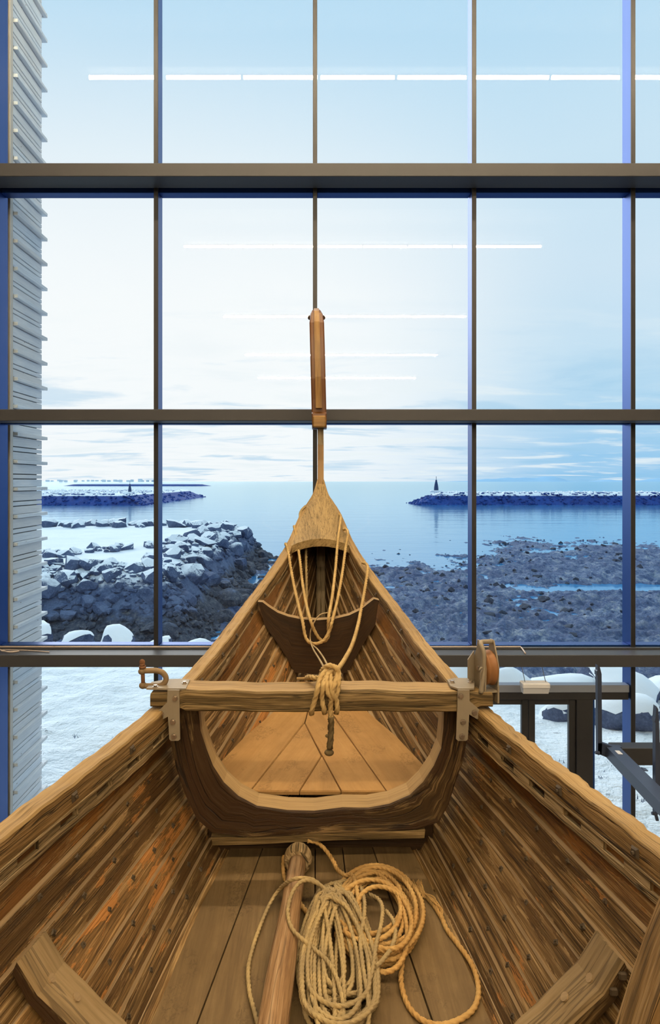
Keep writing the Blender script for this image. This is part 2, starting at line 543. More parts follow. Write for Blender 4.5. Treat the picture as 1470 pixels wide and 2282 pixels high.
M['beamgrey'] = plain('grey_painted_steel', (0.044, 0.042, 0.043), 0.50, 0.0, 0.35, 0.05, 4, 0.02)
M['doorframe'] = plain('dark_door_frame', (0.028, 0.026, 0.026), 0.45, 0.1, 0.4, 0.1, 5, 0.02)
M['sill'] = plain('grey_sill_metal', (0.26, 0.28, 0.33), 0.4, 0.2, 0.4, 0.05, 5, 0.02)
M['hanger'] = plain('slate_painted_steel', (0.040, 0.050, 0.082), 0.38, 0.25, 0.45, 0.08, 6, 0.03)
M['white'] = plain('white_plastic', (0.66, 0.64, 0.63), 0.45, 0, 0.4, 0.03, 8, 0.0)
M['cablew'] = plain('cable_plastic', (0.52, 0.42, 0.36), 0.5, 0, 0.3, 0.03, 8, 0.0)
M['wall'] = plain('plaster', (0.22, 0.21, 0.20), 0.85, 0, 0.2, 0.05, 0.6, 0.02)
M['ceil'] = plain('ceiling_panel', (0.40, 0.38, 0.35), 0.85, 0, 0.2, 0.05, 0.6, 0.02)
M['concrete'] = plain('concrete_floor', (0.26, 0.25, 0.24), 0.6, 0, 0.3, 0.15, 1.5, 0.05)
M['navy'] = plain('beacon_paint', (0.03, 0.06, 0.15), 0.7, 0, 0.3, 0.2, 2, 0.0)

def larch():
    m, N = new_mat('weathered_larch')
    uv = N.n('ShaderNodeUVMap').outputs[0]
    rnd = N.n('ShaderNodeObjectInfo').outputs['Random']
    off = N.n('ShaderNodeCombineXYZ', ins={0: N.math('MULTIPLY', rnd, 31.0), 1: N.math('MULTIPLY', rnd, 17.0), 2: 0.0}).outputs[0]
    vec = N.n('ShaderNodeVectorMath', operation='ADD', ins={0: uv, 1: off}).outputs[0]
    g = N.noise(N.mapping(vec, (3, 60, 1)), 1.0, 4, 0.6)
    k = N.n('ShaderNodeTexVoronoi', ins={'Scale': 1.0, 'Vector': N.mapping(vec, (3.2, 9, 1))}).outputs['Distance']
    col = N.ramp(g, [(0.3, (0.68, 0.73, 0.81)), (0.55, (0.84, 0.88, 0.94)), (0.75, (0.92, 0.94, 0.97))])
    col = N.mix(N.math('MULTIPLY', rnd, 0.45), col, (0.76, 0.68, 0.62, 1))
    col = N.mix(N.math('SUBTRACT', 1.0, N.sstep(k, 0.03, 0.07)), col, (0.30, 0.26, 0.24, 1))
    finish(N, col, 0.8, g, 0.3, 0.004)
    return m
M['larch'] = larch()
M['larch_trim'] = plain('larch_trim', (0.70, 0.63, 0.56), 0.8, 0, 0.2, 0.12, 6, 0.1)

def snow():
    m, N = new_mat('snow')
    co = N.n('ShaderNodeTexCoord').outputs['Object']
    n = N.noise(co, 1.3, 5, 0.6)
    sp = N.noise(co, 2.6, 6, 0.72)
    sp2 = N.noise(N.mapping(co, (0.35, 0.35, 0.35), (4, 2, 1)), 1.0, 3, 0.5)
    col = N.mix(n, (0.88, 0.93, 0.97, 1), (0.96, 0.97, 0.985, 1))
    spot = N.math('MULTIPLY', N.sstep(sp, 0.635, 0.675), N.sstep(sp2, 0.42, 0.58))
    col = N.mix(N.math('MULTIPLY', spot, 0.85), col, (0.10, 0.12, 0.15, 1))
    finish(N, col, 0.75, N.math('ADD', n, N.math('MULTIPLY', sp, 0.6)), 0.7, 0.22, spec=0.2)
    return m
M['snow'] = snow()
def clean_snow():
    m, N = new_mat('fresh_snow')
    co = N.n('ShaderNodeTexCoord').outputs['Object']
    n = N.noise(co, 2.5, 5, 0.6)
    col = N.mix(n, (0.90, 0.94, 0.98, 1), (0.96, 0.97, 0.99, 1))
    finish(N, col, 0.75, n, 0.4, 0.05, spec=0.2)
    return m
M['fresh'] = clean_snow()

def rock(name, a, b, snow_lo, snow_hi, weed=None, scale=1.6, splash=None):
    """stone with snow lying on what faces up; weed = seaweed below the tide line (height above water)"""
    m, N = new_mat(name)
    geo = N.n('ShaderNodeNewGeometry')
    pos = geo.outputs['Position']
    nz = N.n('ShaderNodeSeparateXYZ', ins={0: geo.outputs['Normal']}).outputs[2]
    pz = N.n('ShaderNodeSeparateXYZ', ins={0: pos}).outputs[2]
    n = N.noise(pos, scale, 6, 0.65)
    f = N.noise(pos, scale * 7, 4, 0.7)
    col = N.mix(N.sstep(n, 0.3, 0.7), c4(a), c4(b))
    col = N.mix(N.math('MULTIPLY', N.sstep(f, 0.45, 0.7), 0.4), col, c4([x * 1.7 for x in b]))
    h = N.math('ADD', n, N.math('MULTIPLY', f, 0.5))
    if weed is not None:
        wn = N.noise(pos, scale * 3.0, 6, 0.75)
        lvl = N.math('ADD', pz, N.math('MULTIPLY', N.math('SUBTRACT', n, 0.5), 1.6))
        wm = N.math('SUBTRACT', 1.0, N.sstep(lvl, weed - 0.25, weed + 0.25))
        wc = N.ramp(wn, [(0.35, (0.022, 0.030, 0.055)), (0.55, (0.075, 0.085, 0.115)), (0.70, (0.20, 0.20, 0.19))])
        col = N.mix(wm, col, wc)
    if snow_lo is not None:
        s = N.math('ADD', nz, N.math('MULTIPLY', N.math('SUBTRACT', f, 0.5), 0.55))
        sm = N.sstep(s, snow_lo, snow_hi)
        if weed is not None:
            sm = N.math('MULTIPLY', sm, N.sstep(N.math('ADD', pz, N.math('MULTIPLY', N.math('SUBTRACT', n, 0.5), 1.5)), weed + 1.0, weed + 1.6))
        if splash is not None:
            sm = N.math('MULTIPLY', sm, N.sstep(N.math('ADD', pz, N.math('MULTIPLY', N.math('SUBTRACT', f, 0.5), 0.5)), splash - 0.1, splash + 0.1))
        col = N.mix(sm, col, (0.92, 0.95, 0.985, 1))
    finish(N, col, 0.8, h, 0.7, 0.12, spec=0.25)
    return m
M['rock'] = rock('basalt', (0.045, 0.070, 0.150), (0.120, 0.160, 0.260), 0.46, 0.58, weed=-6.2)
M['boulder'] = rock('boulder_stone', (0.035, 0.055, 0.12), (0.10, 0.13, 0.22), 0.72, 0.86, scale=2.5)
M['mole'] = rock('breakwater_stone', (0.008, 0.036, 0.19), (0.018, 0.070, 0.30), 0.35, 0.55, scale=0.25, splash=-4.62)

def tide():
    m, N = new_mat('seaweed_flat')
    geo = N.n('ShaderNodeNewGeometry')
    pos = geo.outputs['Position']
    a = N.noise(N.mapping(pos, (1, 0.5, 1)), 1.3, 7, 0.72, 0.8)
    b = N.noise(N.mapping(pos, (1, 0.6, 1)), 6.0, 6, 0.8, 1.2)
    big = N.noise(pos, 0.22, 3, 0.5)
    h = N.math('ADD', N.math('MULTIPLY', a, 0.55), N.math('MULTIPLY', b, 0.45))
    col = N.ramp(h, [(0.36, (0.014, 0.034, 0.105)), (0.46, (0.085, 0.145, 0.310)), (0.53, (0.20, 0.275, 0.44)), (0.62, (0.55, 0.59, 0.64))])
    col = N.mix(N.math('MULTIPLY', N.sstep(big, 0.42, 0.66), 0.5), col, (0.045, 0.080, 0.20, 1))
    finish(N, col, 0.7, h, 1.0, 0.35, spec=0.3)
    return m
M['tide'] = tide()

def water():
    m, N = new_mat('sea_water')
    geo = N.n('ShaderNodeNewGeometry')
    pos = geo.outputs['Position']
    a = N.noise(N.mapping(pos, (0.05, 0.16, 1)), 1.0, 4, 0.55, 0.4)
    b = N.noise(N.mapping(pos, (0.35, 1.1, 1)), 1.0, 3, 0.55)
    h = N.math('ADD', N.math('MULTIPLY', a, 1.0), N.math('MULTIPLY', b, 0.12))
    bp = N.n('ShaderNodeBump', ins={'Strength': 0.10, 'Distance': 1.0, 'Height': h}).outputs[0]
    df = N.n('ShaderNodeBsdfDiffuse', ins={'Color': (0.05, 0.24, 0.50, 1), 'Normal': bp})
    gs = N.n('ShaderNodeBsdfGlossy', ins={'Color': (0.74, 0.93, 1.0, 1), 'Roughness': 0.10, 'Normal': bp})
    fr = N.n('ShaderNodeFresnel', ins={'IOR': 1.33, 'Normal': bp})
    mx = N.n('ShaderNodeMixShader', ins={0: fr.outputs[0]})
    N.t.links.new(df.outputs[0], mx.inputs[1]); N.t.links.new(gs.outputs[0], mx.inputs[2])
    N.t.links.new(mx.outputs[0], N.n('ShaderNodeOutputMaterial').inputs[0])
    return m
M['water'] = water()

def glass():
    m, N = new_mat('window_glass')
    tr = N.n('ShaderNodeBsdfTransparent', ins={'Color': (0.885, 0.955, 1.0, 1)})
    gl_ = N.n('ShaderNodeBsdfGlossy', ins={'Color': (1, 1, 1, 1), 'Roughness': 0.012})
    fr = N.n('ShaderNodeFresnel', ins={'IOR': 1.42})
    mx = N.n('ShaderNodeMixShader')
    N.put(mx.inputs[0], N.math('MINIMUM', fr.outputs[0], 0.9))
    N.t.links.new(tr.outputs[0], mx.inputs[1])
    N.t.links.new(gl_.outputs[0], mx.inputs[2])
    N.t.links.new(mx.outputs[0], N.n('ShaderNodeOutputMaterial').inputs[0])
    return m
M['glass'] = glass()

def emit(name, col, s):
    m, N = new_mat(name)
    e = N.n('ShaderNodeEmission', ins={'Color': col, 'Strength': s})
    N.t.links.new(e.outputs[0], N.n('ShaderNodeOutputMaterial').inputs[0])
    return m
M['tube'] = emit('lit_tube', LAMP_COLOR, LAMP_STRENGTH)

# ================================================================== THE HALL
FLOOR = -4.5
def slab(name, lo, hi, mat):
    o = MB().box(lo, hi).build(name, mat)
    o['kind'] = 'structure'
    return o
XL, XR, YB, ZC = -6.6, 10.4, -31.0, 7.0
slab('floor', (XL, YB, FLOOR - 0.2), (XR, 8.02, FLOOR), M['concrete'])
slab('ceiling', (XL, YB, ZC), (XR, 8.02, ZC + 0.2), M['ceil'])
slab('wall_left', (XL - 0.2, YB, FLOOR), (XL, 8.02, ZC), M['wall'])
slab('wall_right', (XR, YB, FLOOR), (XR + 0.2, 8.02, ZC), M['wall'])
slab('wall_back', (XL, YB - 0.2, FLOOR), (XR, YB, ZC), M['wall'])

# rows of fluorescent tubes under the ceiling (their reflections show in the glass)
ROWS = [(4.94, 'nearest the window wall, above the ship'), (-2.88, 'second from the window wall'), (-10.8, 'third from the window wall'),
        (-18.9, 'fourth from the window wall'), (-26.6, 'last, by the back wall')]
tube_me = None
for ry, where in ROWS:
    lamp = empty('ceiling_light', (1.3, ry, 6.5), 'long row of fluorescent ceiling tubes, ' + where, 'light', 'rows of ceiling tubes')
    hb = MB()
    hb.box((-4.98, -0.10, 0.13), (4.98, 0.10, 0.24))
    for s in (-4.0, -1.3, 1.3, 4.0):
        hb.box((s - 0.01, -0.01, 0.24), (s + 0.01, 0.01, 0.5))
    ho = bpy.data.objects.new('housing', mesh_data('housing', hb.v, hb.f, M['white'], hb.uv))
    link(ho, lamp)
    if tube_me is None:
        tb = MB().tube([(-0.595, 0, 0), (0.595, 0, 0)], 0.030, 8)
        tube_me = mesh_data('tube', tb.v, tb.f, M['tube'], tb.uv, True)
    for k in range(8):
        t = bpy.data.objects.new('tube', tube_me)
        t.location = (-4.98 + 0.62 + k * 1.243, 0, 0.02)
        link(t, lamp)

# ------------------------------------------------------------------ window wall
win = empty('wall_front', (0, 7.9, FLOOR), kind='structure')
MX = [-7.36 + 1.835 * i - 0.012 + 1.835 * 0 for i in range(0, 11)]
MX = [-0.012 + 1.832 * i for i in range(-3, 6)]
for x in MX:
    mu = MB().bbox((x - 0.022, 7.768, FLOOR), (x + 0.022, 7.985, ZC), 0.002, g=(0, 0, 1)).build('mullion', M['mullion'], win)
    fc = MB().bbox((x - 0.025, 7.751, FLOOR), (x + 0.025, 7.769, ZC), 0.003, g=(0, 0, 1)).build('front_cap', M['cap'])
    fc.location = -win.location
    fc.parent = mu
# horizontal beams in front of the mullions
def hbeam(z0, z1, y0=7.45, y1=7.75, mat=None):
    return MB().bbox((XL, y0, z0), (XR, y1, z1), 0.006).build('beam', mat or M['beamgrey'], win)
hbeam(3.377, 3.526)
hbeam(0.672, 0.80)
hbeam(-2.056, -1.922)
GB = [(3.344, 3.50), (0.665, 0.76), (-2.05, -1.893)]
for z0, z1 in GB:
    for i in range(len(MX) - 1):
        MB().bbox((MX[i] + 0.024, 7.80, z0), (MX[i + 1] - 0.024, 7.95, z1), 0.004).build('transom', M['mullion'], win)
ZS = [FLOOR, -1.97, 0.71, 3.42, ZC]
for i in range(len(MX) - 1):
    for j in range(4):
        z0, z1 = ZS[j], ZS[j + 1]
        x0, x1 = MX[i] + 0.02, MX[i + 1] - 0.02
        if j == 0 and MX[i] > 1.7 and MX[i] < 2.0:
            z0 = -2.40
        v = [(x0, 7.90, z0), (x1, 7.90, z0), (x1, 7.90, z1), (x0, 7.90, z1)]
        mk('pane', v, [(0, 1, 2, 3)], M['glass'], win)
# pale sill strip just above the ledge beam
MB().bbox((XL, 7.70, -1.922), (XR, 7.76, -1.905), 0.002).build('ledge_strip', M['beamgrey'], win)

# door in the bay right of the ship
door = empty('door_1', (2.75, 7.88, FLOOR), kind='structure')
MB().bbox((1.87, 7.78, -2.44), (3.62, 7.90, -2.355), 0.004).build('door_lintel', M['sill'], door)
MB().bbox((1.87, 7.80, -2.53), (3.62, 7.95, -2.44), 0.004).build('door_header', M['doorframe'], door)
for x0, x1 in ((1.87, 1.93), (3.02, 3.21)):
    MB().bbox((x0, 7.80, FLOOR), (x1, 7.95, -2.53), 0.004, g=(0, 0, 1)).build('door_post', M['doorframe'], door)
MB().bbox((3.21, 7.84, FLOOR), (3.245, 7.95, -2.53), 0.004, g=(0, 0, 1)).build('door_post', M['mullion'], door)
for x0, x1 in ((1.93, 2.47), (2.475, 3.02)):
    lf = MB()
    lf.bbox((x0, 7.84, FLOOR + 0.02), (x0 + 0.075, 7.90, -2.54), 0.004, g=(0, 0, 1))
    lf.bbox((x1 - 0.075, 7.84, FLOOR + 0.02), (x1, 7.90, -2.54), 0.004, g=(0, 0, 1))
    lf.bbox((x0 + 0.075, 7.84, -2.60), (x1 - 0.075, 7.90, -2.54), 0.004)
    lf.bbox((x0 + 0.075, 7.84, FLOOR + 0.02), (x1 - 0.075, 7.90, FLOOR + 0.25), 0.004)
    lo_ = lf.build('door_leaf', M['doorframe'], door)
    z0, z1 = FLOOR + 0.25, -2.60
    g_ = mk('pane', [(x0 + .07, 7.87, z0), (x1 - .07, 7.87, z0), (x1 - .07, 7.87, z1), (x0 + .07, 7.87, z1)], [(0, 1, 2, 3)], M['glass'])
    g_.parent = lo_
    g_.location = -door.location
xg0, xg1, = 3.245, MX[5] - 0.02
mk('pane', [(xg0, 7.90, FLOOR), (xg1, 7.90, FLOOR), (xg1, 7.90, -2.53), (xg0, 7.90, -2.53)], [(0, 1, 2, 3)], M['glass'], win)

# timber-clad fin of the building outside the glass, on the left
fin = empty('wall_fin', (-3.70, 8.6, FLOOR), kind='structure')
MB().box((-4.1, 8.12, FLOOR - 0.3), (-3.705, 8.93, 7.4), g=(0, 0, 1)).build('fin_core', M['doorframe'], fin)
MB().bbox((-3.78, 8.05, FLOOR - 0.3), (-3.655, 8.125, 7.4), 0.004, g=(0, 0, 1)).build('corner_board', M['larch_trim'], fin)
MB().bbox((-3.75, 8.0, FLOOR - 0.3), (-3.69, 8.05, 7.4), 0.004, g=(0, 0, 1)).build('corner_board', M['rail_in'], fin)
P = 0.3345
z = FLOOR - 0.25
board_me = {}
def fin_board(h, y0, y1, x0, x1):
    key = (round(h, 3), y0, y1, x0, x1)
    if key not in board_me:
        b = MB().bbox((x0, y0, 0), (x1, y1, h), 0.004, g=(0, 1, 0))
        board_me[key] = mesh_data('cladding_board', b.v, b.f, M['larch'], b.uv)
    return board_me[key]
pat = [(0.000, 0.092), (0.104, 0.047), (0.163, 0.115)]
while z < 7.2:
    for o_, h in pat:
        b = bpy.data.objects.new('cladding_board', fin_board(h, -0.46, 0.40, 0.0, 0.035))
        b.location = (0, 0, z - FLOOR + o_)
        link(b, fin)
    b = bpy.data.objects.new('cladding_ledge', fin_board(0.042, -0.44, 0.47, 0.0, 0.085))
    b.location = (0, 0, z - FLOOR + 0.288)
    link(b, fin)
    z += P

# ================================================================== OUTDOORS
SEA = -7.5
# snow-covered ground from the glass to the shore boulders, falling to the beach
ys = np.concatenate([np.linspace(8.0, 20.5, 150), np.linspace(20.7, 34, 50)])
xs = np.linspace(-26, 26, 300)
Xg, Yg = np.meshgrid(xs, ys)
bump = (fbm(Xg * 1.1, Yg * 1.1, 4, 3) - 0.5) * 0.22 + (fbm(Xg * 5, Yg * 5, 3, 9) - 0.5) * 0.06
edge = 18.6 - 0.31 * (Xg + 8) * sstep(Xg, -9, -2) * 1.0
edge = np.clip(edge, 14.2, 30)
rise = sstep(Yg, 9.5, 17) * (0.10 - 0.25 * sstep(Xg, 0, 5))
Zg = FLOOR - 0.05 + rise + bump * sstep(Yg, 8.0, 9.2) - sstep(Yg, edge, edge + 5.5) * 3.4
g_ = grid_mesh('snow_ground', Xg, Yg, Zg, M['snow'])
g_['kind'] = 'structure'

# tidal flat
ys = np.concatenate([np.linspace(17, 45, 260), np.linspace(45.15, 70, 140), np.linspace(70.4, 110, 70)])
xs = np.concatenate([np.linspace(-14, 22, 420), np.linspace(22.1, 62, 280)])
Xt, Yt = np.meshgrid(xs, ys)
shore = 54 + 24 * sstep(Xt, 12, 24) - 8 * sstep(Xt, 32, 50) + (fbm(Xt * 0.12, Yt * 0.10, 4, 21) - 0.5) * 26
t_ = (shore - Yt) / 30.0
Zt = SEA + np.clip(t_, -1.6, 1.2) * 0.50
Zt += (fbm(Xt * 0.55, Yt * 0.4, 4, 31) - 0.5) * 0.62 + (fbm(Xt * 1.9, Yt * 1.4, 3, 41) - 0.5) * 0.30
rid = 1 - np.abs(2 * fbm(Xt * 1.5, Yt * 1.3, 3, 81) - 1)
Zt += (rid - 0.75) * 0.34 + (fbm(Xt * 4.2, Yt * 3.6, 2, 85) - 0.5) * 0.16
pool = np.exp(-(((Xt - 24.5) / 8.5) ** 2 + ((Yt - 47.0) / 2.7) ** 2))
pool2 = np.exp(-(((Xt + 6.2) / 2.2) ** 2 + ((Yt - 33.0) / 3.5) ** 2))
pool3 = np.exp(-(((Xt + 5) / 1.5) ** 2 + ((Yt - 47) / 3.0) ** 2))
Zt -= pool * 1.22 + pool2 * 0.7 + pool3 * 0.55
o_ = grid_mesh('tidal_flat', Xt, Yt, Zt, M['tide'])
o_['kind'] = 'structure'

# sea
wv = [(-40000, 15, SEA), (40000, 15, SEA), (40000, 60000, SEA), (-40000, 60000, SEA)]
o_ = mk('sea', wv, [(0, 1, 2, 3)], M['water'])
o_['kind'] = 'structure'

# rock shapes shared by the embankment stones
def rock_mesh(name, seed, mat, sub=2, smooth=False):
    r = random.Random(seed)
    bm = bmesh.new()
    bmesh.ops.create_icosphere(bm, subdivisions=sub, radius=1.12)
    planes = []
    for _ in range(15):
        d = Vector((r.gauss(0, 1), r.gauss(0, 1), r.gauss(0, 1))).normalized()
        planes.append((d, r.uniform(0.52, 0.80)))
    sx, sy, sz = r.uniform(0.85, 1.3), r.uniform(0.75, 1.1), r.uniform(0.6, 0.85)
    for v in bm.verts:
        for d, k in planes:
            e = v.co.dot(d)
            if e > k: v.co -= d * (e - k)
        v.co = Vector((v.co.x * sx, v.co.y * sy, v.co.z * sz)) * (1 + r.uniform(-0.03, 0.03))
    me = bpy.data.meshes.new(name)
    bm.to_mesh(me); bm.free()
    me.materials.append(mat)
    if smooth: me.polygons.foreach_set('use_smooth', [True] * len(me.polygons))
    return me

# snowy promontory of dumped rock, left
PT, PB = -4.35, -7.3
emb = empty('rock_embankment', (-12, 40, PB), 'snow-topped embankment of dumped basalt rock running out into the water on the left', 'embankment')
xs = np.linspace(-75, -2.5, 150); ys = np.linspace(26, 76, 120)
Xe, Ye = np.meshgrid(xs, ys)
wob = (fbm(Xe * 0.25, Ye * 0.25, 3, 51) - 0.5) * 2.2
inx = sstep(-(Xe + wob), 3.9, 8.6)
iny = sstep(Ye + wob, 28.8, 34.5) * (1 - sstep(Ye + wob, 66, 71))
Ze = PB - 0.5 + (PT - PB + 0.5) * np.minimum(inx, iny) + (fbm(Xe * 0.6, Ye * 0.6, 3, 61) - 0.5) * 0.3
me_ = grid_mesh('snow_bank', Xe - emb.location.x, Ye - emb.location.y, Ze - emb.location.z, M['rock'], emb)
def emb_z(x, y):
    wb = (fbm(np.array([x * 0.25]), np.array([y * 0.25]), 3, 51)[0] - 0.5) * 2.2
    a = sstep(np.array([-(x + wb)]), 3.9, 8.6)[0]
    b = (sstep(np.array([y + wb]), 28.8, 34.5) * (1 - sstep(np.array([y + wb]), 66, 71)))[0]
    return PB - 0.5 + (PT - PB + 0.5) * min(a, b)
stones = [rock_mesh('stone', 100 + i, M['rock']) for i in range(10)]
cand = []
for _ in range(330):                      # front face and right-hand face
    if random.random() < 0.52:
        x = random.uniform(-18.5, -6.0); y = random.uniform(29.2, 34.6); s = random.uniform(0.35, 0.85)
    else:
        x = random.uniform(-9.6, -3.9); y = random.uniform(32, 68); s = random.uniform(0.45, 1.0)
    cand.append((x, y, s))
for _ in range(80):                       # crest far side
    cand.append((random.uniform(-32, -7.5), random.uniform(63, 68), random.uniform(0.5, 1.1)))
for _ in range(60):                       # a spur of stones across the snow
    tt = random.random()
    cand.append((-16.0 + 7.5 * tt + random.uniform(-.6, .6), 39 + 9 * tt + random.uniform(-1.5, 1.5), random.uniform(0.25, 0.6)))
picked = []
for x, y, s in cand:
    if any((x - a) ** 2 + (y - b) ** 2 < (0.62 * (s + c)) ** 2 for a, b, c in picked): continue
    picked.append((x, y, s))
picked = picked[:298]
for i, (x, y, s) in enumerate(picked):
    o = bpy.data.objects.new('stone', stones[i % 10])
    o.location = Vector((x, y, emb_z(x, y) + 0.22 * s)) - emb.location
    o.scale = (s, s, s)
    o.rotation_euler = (random.uniform(-0.25, 0.25), random.uniform(-0.25, 0.25), random.uniform(0, 6.28))
    link(o, emb)
# smaller stones between them
def stone_field(name, pts, mat, parent, off=Vector((0, 0, 0)), sub=1):
    base = []
    for k in range(5):
        me = rock_mesh('tmp', 300 + k, mat, sub)
        v = np.array([list(q.co) for q in me.vertices]); f = np.array([list(p.vertices) for p in me.polygons])
        bpy.data.meshes.remove(me)
        base.append((v, f))
    V, Fc, c = [], [], 0
    for i, (p, s) in enumerate(pts):
        v, f = base[i % 5]
        a = random.uniform(0, 6.28)
        R = np.array([[math.cos(a), -math.sin(a), 0], [math.sin(a), math.cos(a), 0], [0, 0, 1]])
        V.append((v * s) @ R.T + np.array(list(Vector(p) - off)))
        Fc.append(f + c); c += len(v)
    V = np.concatenate(V); Fc = np.concatenate(Fc)
    me = bpy.data.meshes.new(name)
    me.from_pydata(V.tolist(), [], Fc.tolist())
    me.materials.append(mat); me.update()
    o = bpy.data.objects.new(name, me)
    link(o, parent)
    o['kind'] = 'stuff'
    return o
pts = []
for _ in range(1500):
    if random.random() < 0.5:
        x = random.uniform(-19, -4.5); y = random.uniform(28.6, 35.5)
    else:
        x = random.uniform(-9.0, -3.6); y = random.uniform(30, 69)
    s = random.uniform(0.14, 0.38)
    pts.append(((x, y, emb_z(x, y) + 0.1 * s), s))
stone_field('rubble', pts, M['rock'], emb, emb.location)

# weed-covered stones on the tidal flat
weed = rock('weedy_stone', (0.020, 0.030, 0.060), (0.065, 0.078, 0.11), None, None, scale=3.0)
def flat_z(x, y):
    j = int(np.clip(np.searchsorted(Xt[0], x), 0, Xt.shape[1] - 1)); i = int(np.clip(np.searchsorted(Yt[:, 0], y), 0, Xt.shape[0] - 1))
    return Zt[i, j]
pts = []
for _ in range(800):
    y = 26 + 60 * random.random() ** 0.8; x = random.uniform(-0.12 * y, 0.62 * y)
    zz = flat_z(x, y)
    if zz < SEA - 0.22 or zz > SEA + 0.35: continue
    s = random.choice((random.uniform(0.08, 0.2), random.uniform(0.1, 0.42)))
    pts.append(((x, y, zz + 0.02), s))
so = stone_field('weedy_stones', pts, weed, None, sub=2)
tag(so, 'dark seaweed-covered stones strewn over the tidal flat', 'stones')

# snow-loaded boulders along the edge of the yard
BL = [(-9.4, 18.4, 0.52, 'leftmost, beside the timber-clad wall'), (-8.0, 18.9, 0.66, 'second from the left, under the window ledge'), (-6.7, 19.0, 0.60, 'third from the left, low and long'),
      (-5.5, 18.8, 0.56, 'fourth from the left, nearly buried'), (-4.4, 18.7, 0.54, 'left of the ship rail, beside the left mullion'), (-3.3, 18.0, 0.52, 'just left of the ship, half buried'),
      (3.3, 15.1, 0.66, 'hidden partly by the pulley block'), (4.35, 14.9, 0.64, 'just right of the pulley block'), (5.45, 14.9, 0.70, 'behind the hanging white lamp'), (6.65, 14.7, 0.80, 'between the white lamp and the steel frame'),
      (7.8, 14.9, 0.70, 'behind the steel hanger'), (5.85, 12.9, 0.74, 'seen through the pane right of the door'), (9.0, 14.7, 0.85, 'large, at the right edge'), (7.5, 12.6, 0.95, 'dark faced, right of the rightmost mullion'),
      (10.4, 14.5, 0.9, 'farthest right, partly out of view'), (4.85, 13.4, 0.42, 'small and dark, seen through the door glass')]
def gz(x, y):
    j = int(np.clip(np.searchsorted(Xg[0], x), 0, Xg.shape[1] - 1)); i = int(np.clip(np.searchsorted(Yg[:, 0], y), 0, Xg.shape[0] - 1))
    return Zg[i, j]
for i, (x, y, s, wh) in enumerate(BL):
    b = empty('snowy_boulder', (x, y, gz(x, y) - 0.20), 'snow-covered shore boulder, ' + wh, 'boulder', 'boulders along the yard edge')
    me = rock_mesh('rock_body', 500 + i, M['boulder'], 3, True)
    o = bpy.data.objects.new('rock_body', me)
    sx3 = (s * 1.22, s * 1.05, s)
    o.scale = sx3; o.location = (0, 0, 0.42 * s)
    rz = random.uniform(-0.5, 0.5) + math.pi * (i % 2); o.rotation_euler = (0, 0, rz)
    link(o, b)
    # snow cap: upper part of the same shape, puffed up
    cap = bpy.data.meshes.new('snow_cap')
    bm = bmesh.new(); bm.from_mesh(me)
    bm.normal_update()
    kill = [f for f in bm.faces if f.normal.z < 0.26 + 0.22 * math.sin(f.calc_center_median().x * 3.4 + i) * math.cos(f.calc_center_median().y * 4.1)]
    bmesh.ops.delete(bm, geom=kill, context='FACES')
    for v in bm.verts:
        rim = v.is_boundary
        v.co += v.normal * (0.004 if rim else 0.05) + Vector((0, 0, -0.01 if rim else 0.10))
    bmesh.ops.smooth_vert(bm, verts=bm.verts[:], factor=0.5, use_axis_x=True, use_axis_y=True, use_axis_z=True)
    bm.to_mesh(cap); bm.free()
    cap.materials.clear(); cap.materials.append(M['fresh'])
    cap.polygons.foreach_set('use_smooth', [True] * len(cap.polygons))
    c = bpy.data.objects.new('snow_cap', cap)
    c.scale = sx3; c.location = (0, 0, 0.42 * s); c.rotation_euler = (0, 0, rz)
    link(c, b)

# grass tufts poking through the snow
gm = MB()
for _ in range(150):
    x = random.uniform(-6, 5.5); y = random.uniform(9.0, 11.9)
    z0 = gz(x, y)
    for k in range(7):
        a = random.uniform(0, 6.28); l = random.uniform(0.03, 0.10)
        p = Vector((x + random.uniform(-.07, .07), y + random.uniform(-.07, .07), z0 - 0.01))
        t = Vector((math.cos(a) * 0.7, math.sin(a) * 0.7, random.uniform(0.4, 1))) * l
        s_ = Vector((-math.sin(a), math.cos(a), 0)) * 0.008
        gm.add([p - s_, p + s_, p + t], [(0, 1, 2)])
o_ = gm.build('grass_tufts', M['navy'])
tag(o_, 'dark dead grass blades poking through the snow of the yard', 'grass', kind='stuff')

# breakwaters
def mole(name, x0, x1, y0, y1, ztop, label, tipdir, n=900):
    root = empty(name, ((x0 + x1) / 2, (y0 + y1) / 2, SEA), label, 'breakwater')
    nx, ny = 220, 26
    xs = np.linspace(x0, x1, nx); ys = np.linspace(y0, y1, ny)
    Xm, Ym = np.meshgrid(xs, ys)
    h = ztop - SEA + 0.4
    slope = 5.0
    d = np.minimum(Ym - y0, y1 - Ym)
    dtip = (Xm - x0) if tipdir < 0 else (x1 - Xm)
    d = np.minimum(d, dtip * 0.5)
    Zm = SEA - 0.4 + h * np.clip(d / slope, 0, 1) + (fbm(Xm * 0.5, Ym * 0.5, 3, 71) - 0.5) * 0.9
    grid_mesh('rubble_core', Xm - root.location.x, Ym - root.location.y, Zm - root.location.z, M['mole'], root, False)
    pts = []
    for _ in range(n):
        x = random.uniform(x0, x1); y = y0 + (y1 - y0) * random.random() ** 1.6
        dd = min(y - y0, y1 - y, ((x - x0) if tipdir < 0 else (x1 - x)) * 0.5)
        s = random.uniform(0.5, 1.0)
        pts.append(((x, y, SEA - 0.4 + h * min(dd / slope, 1)), s))
    stone_field('armour_stones', pts, M['mole'], root, root.location, 1)
    return root
mole('breakwater', 31.3, 190, 214, 236, -3.75, 'long dark breakwater with snow on top at right, ending in a beacon', -1, 1800)
mole('breakwater', -150, -52.5, 210, 330, -4.1, 'dark snow-topped breakwater behind the timber-clad wall at left', 1, 1800)

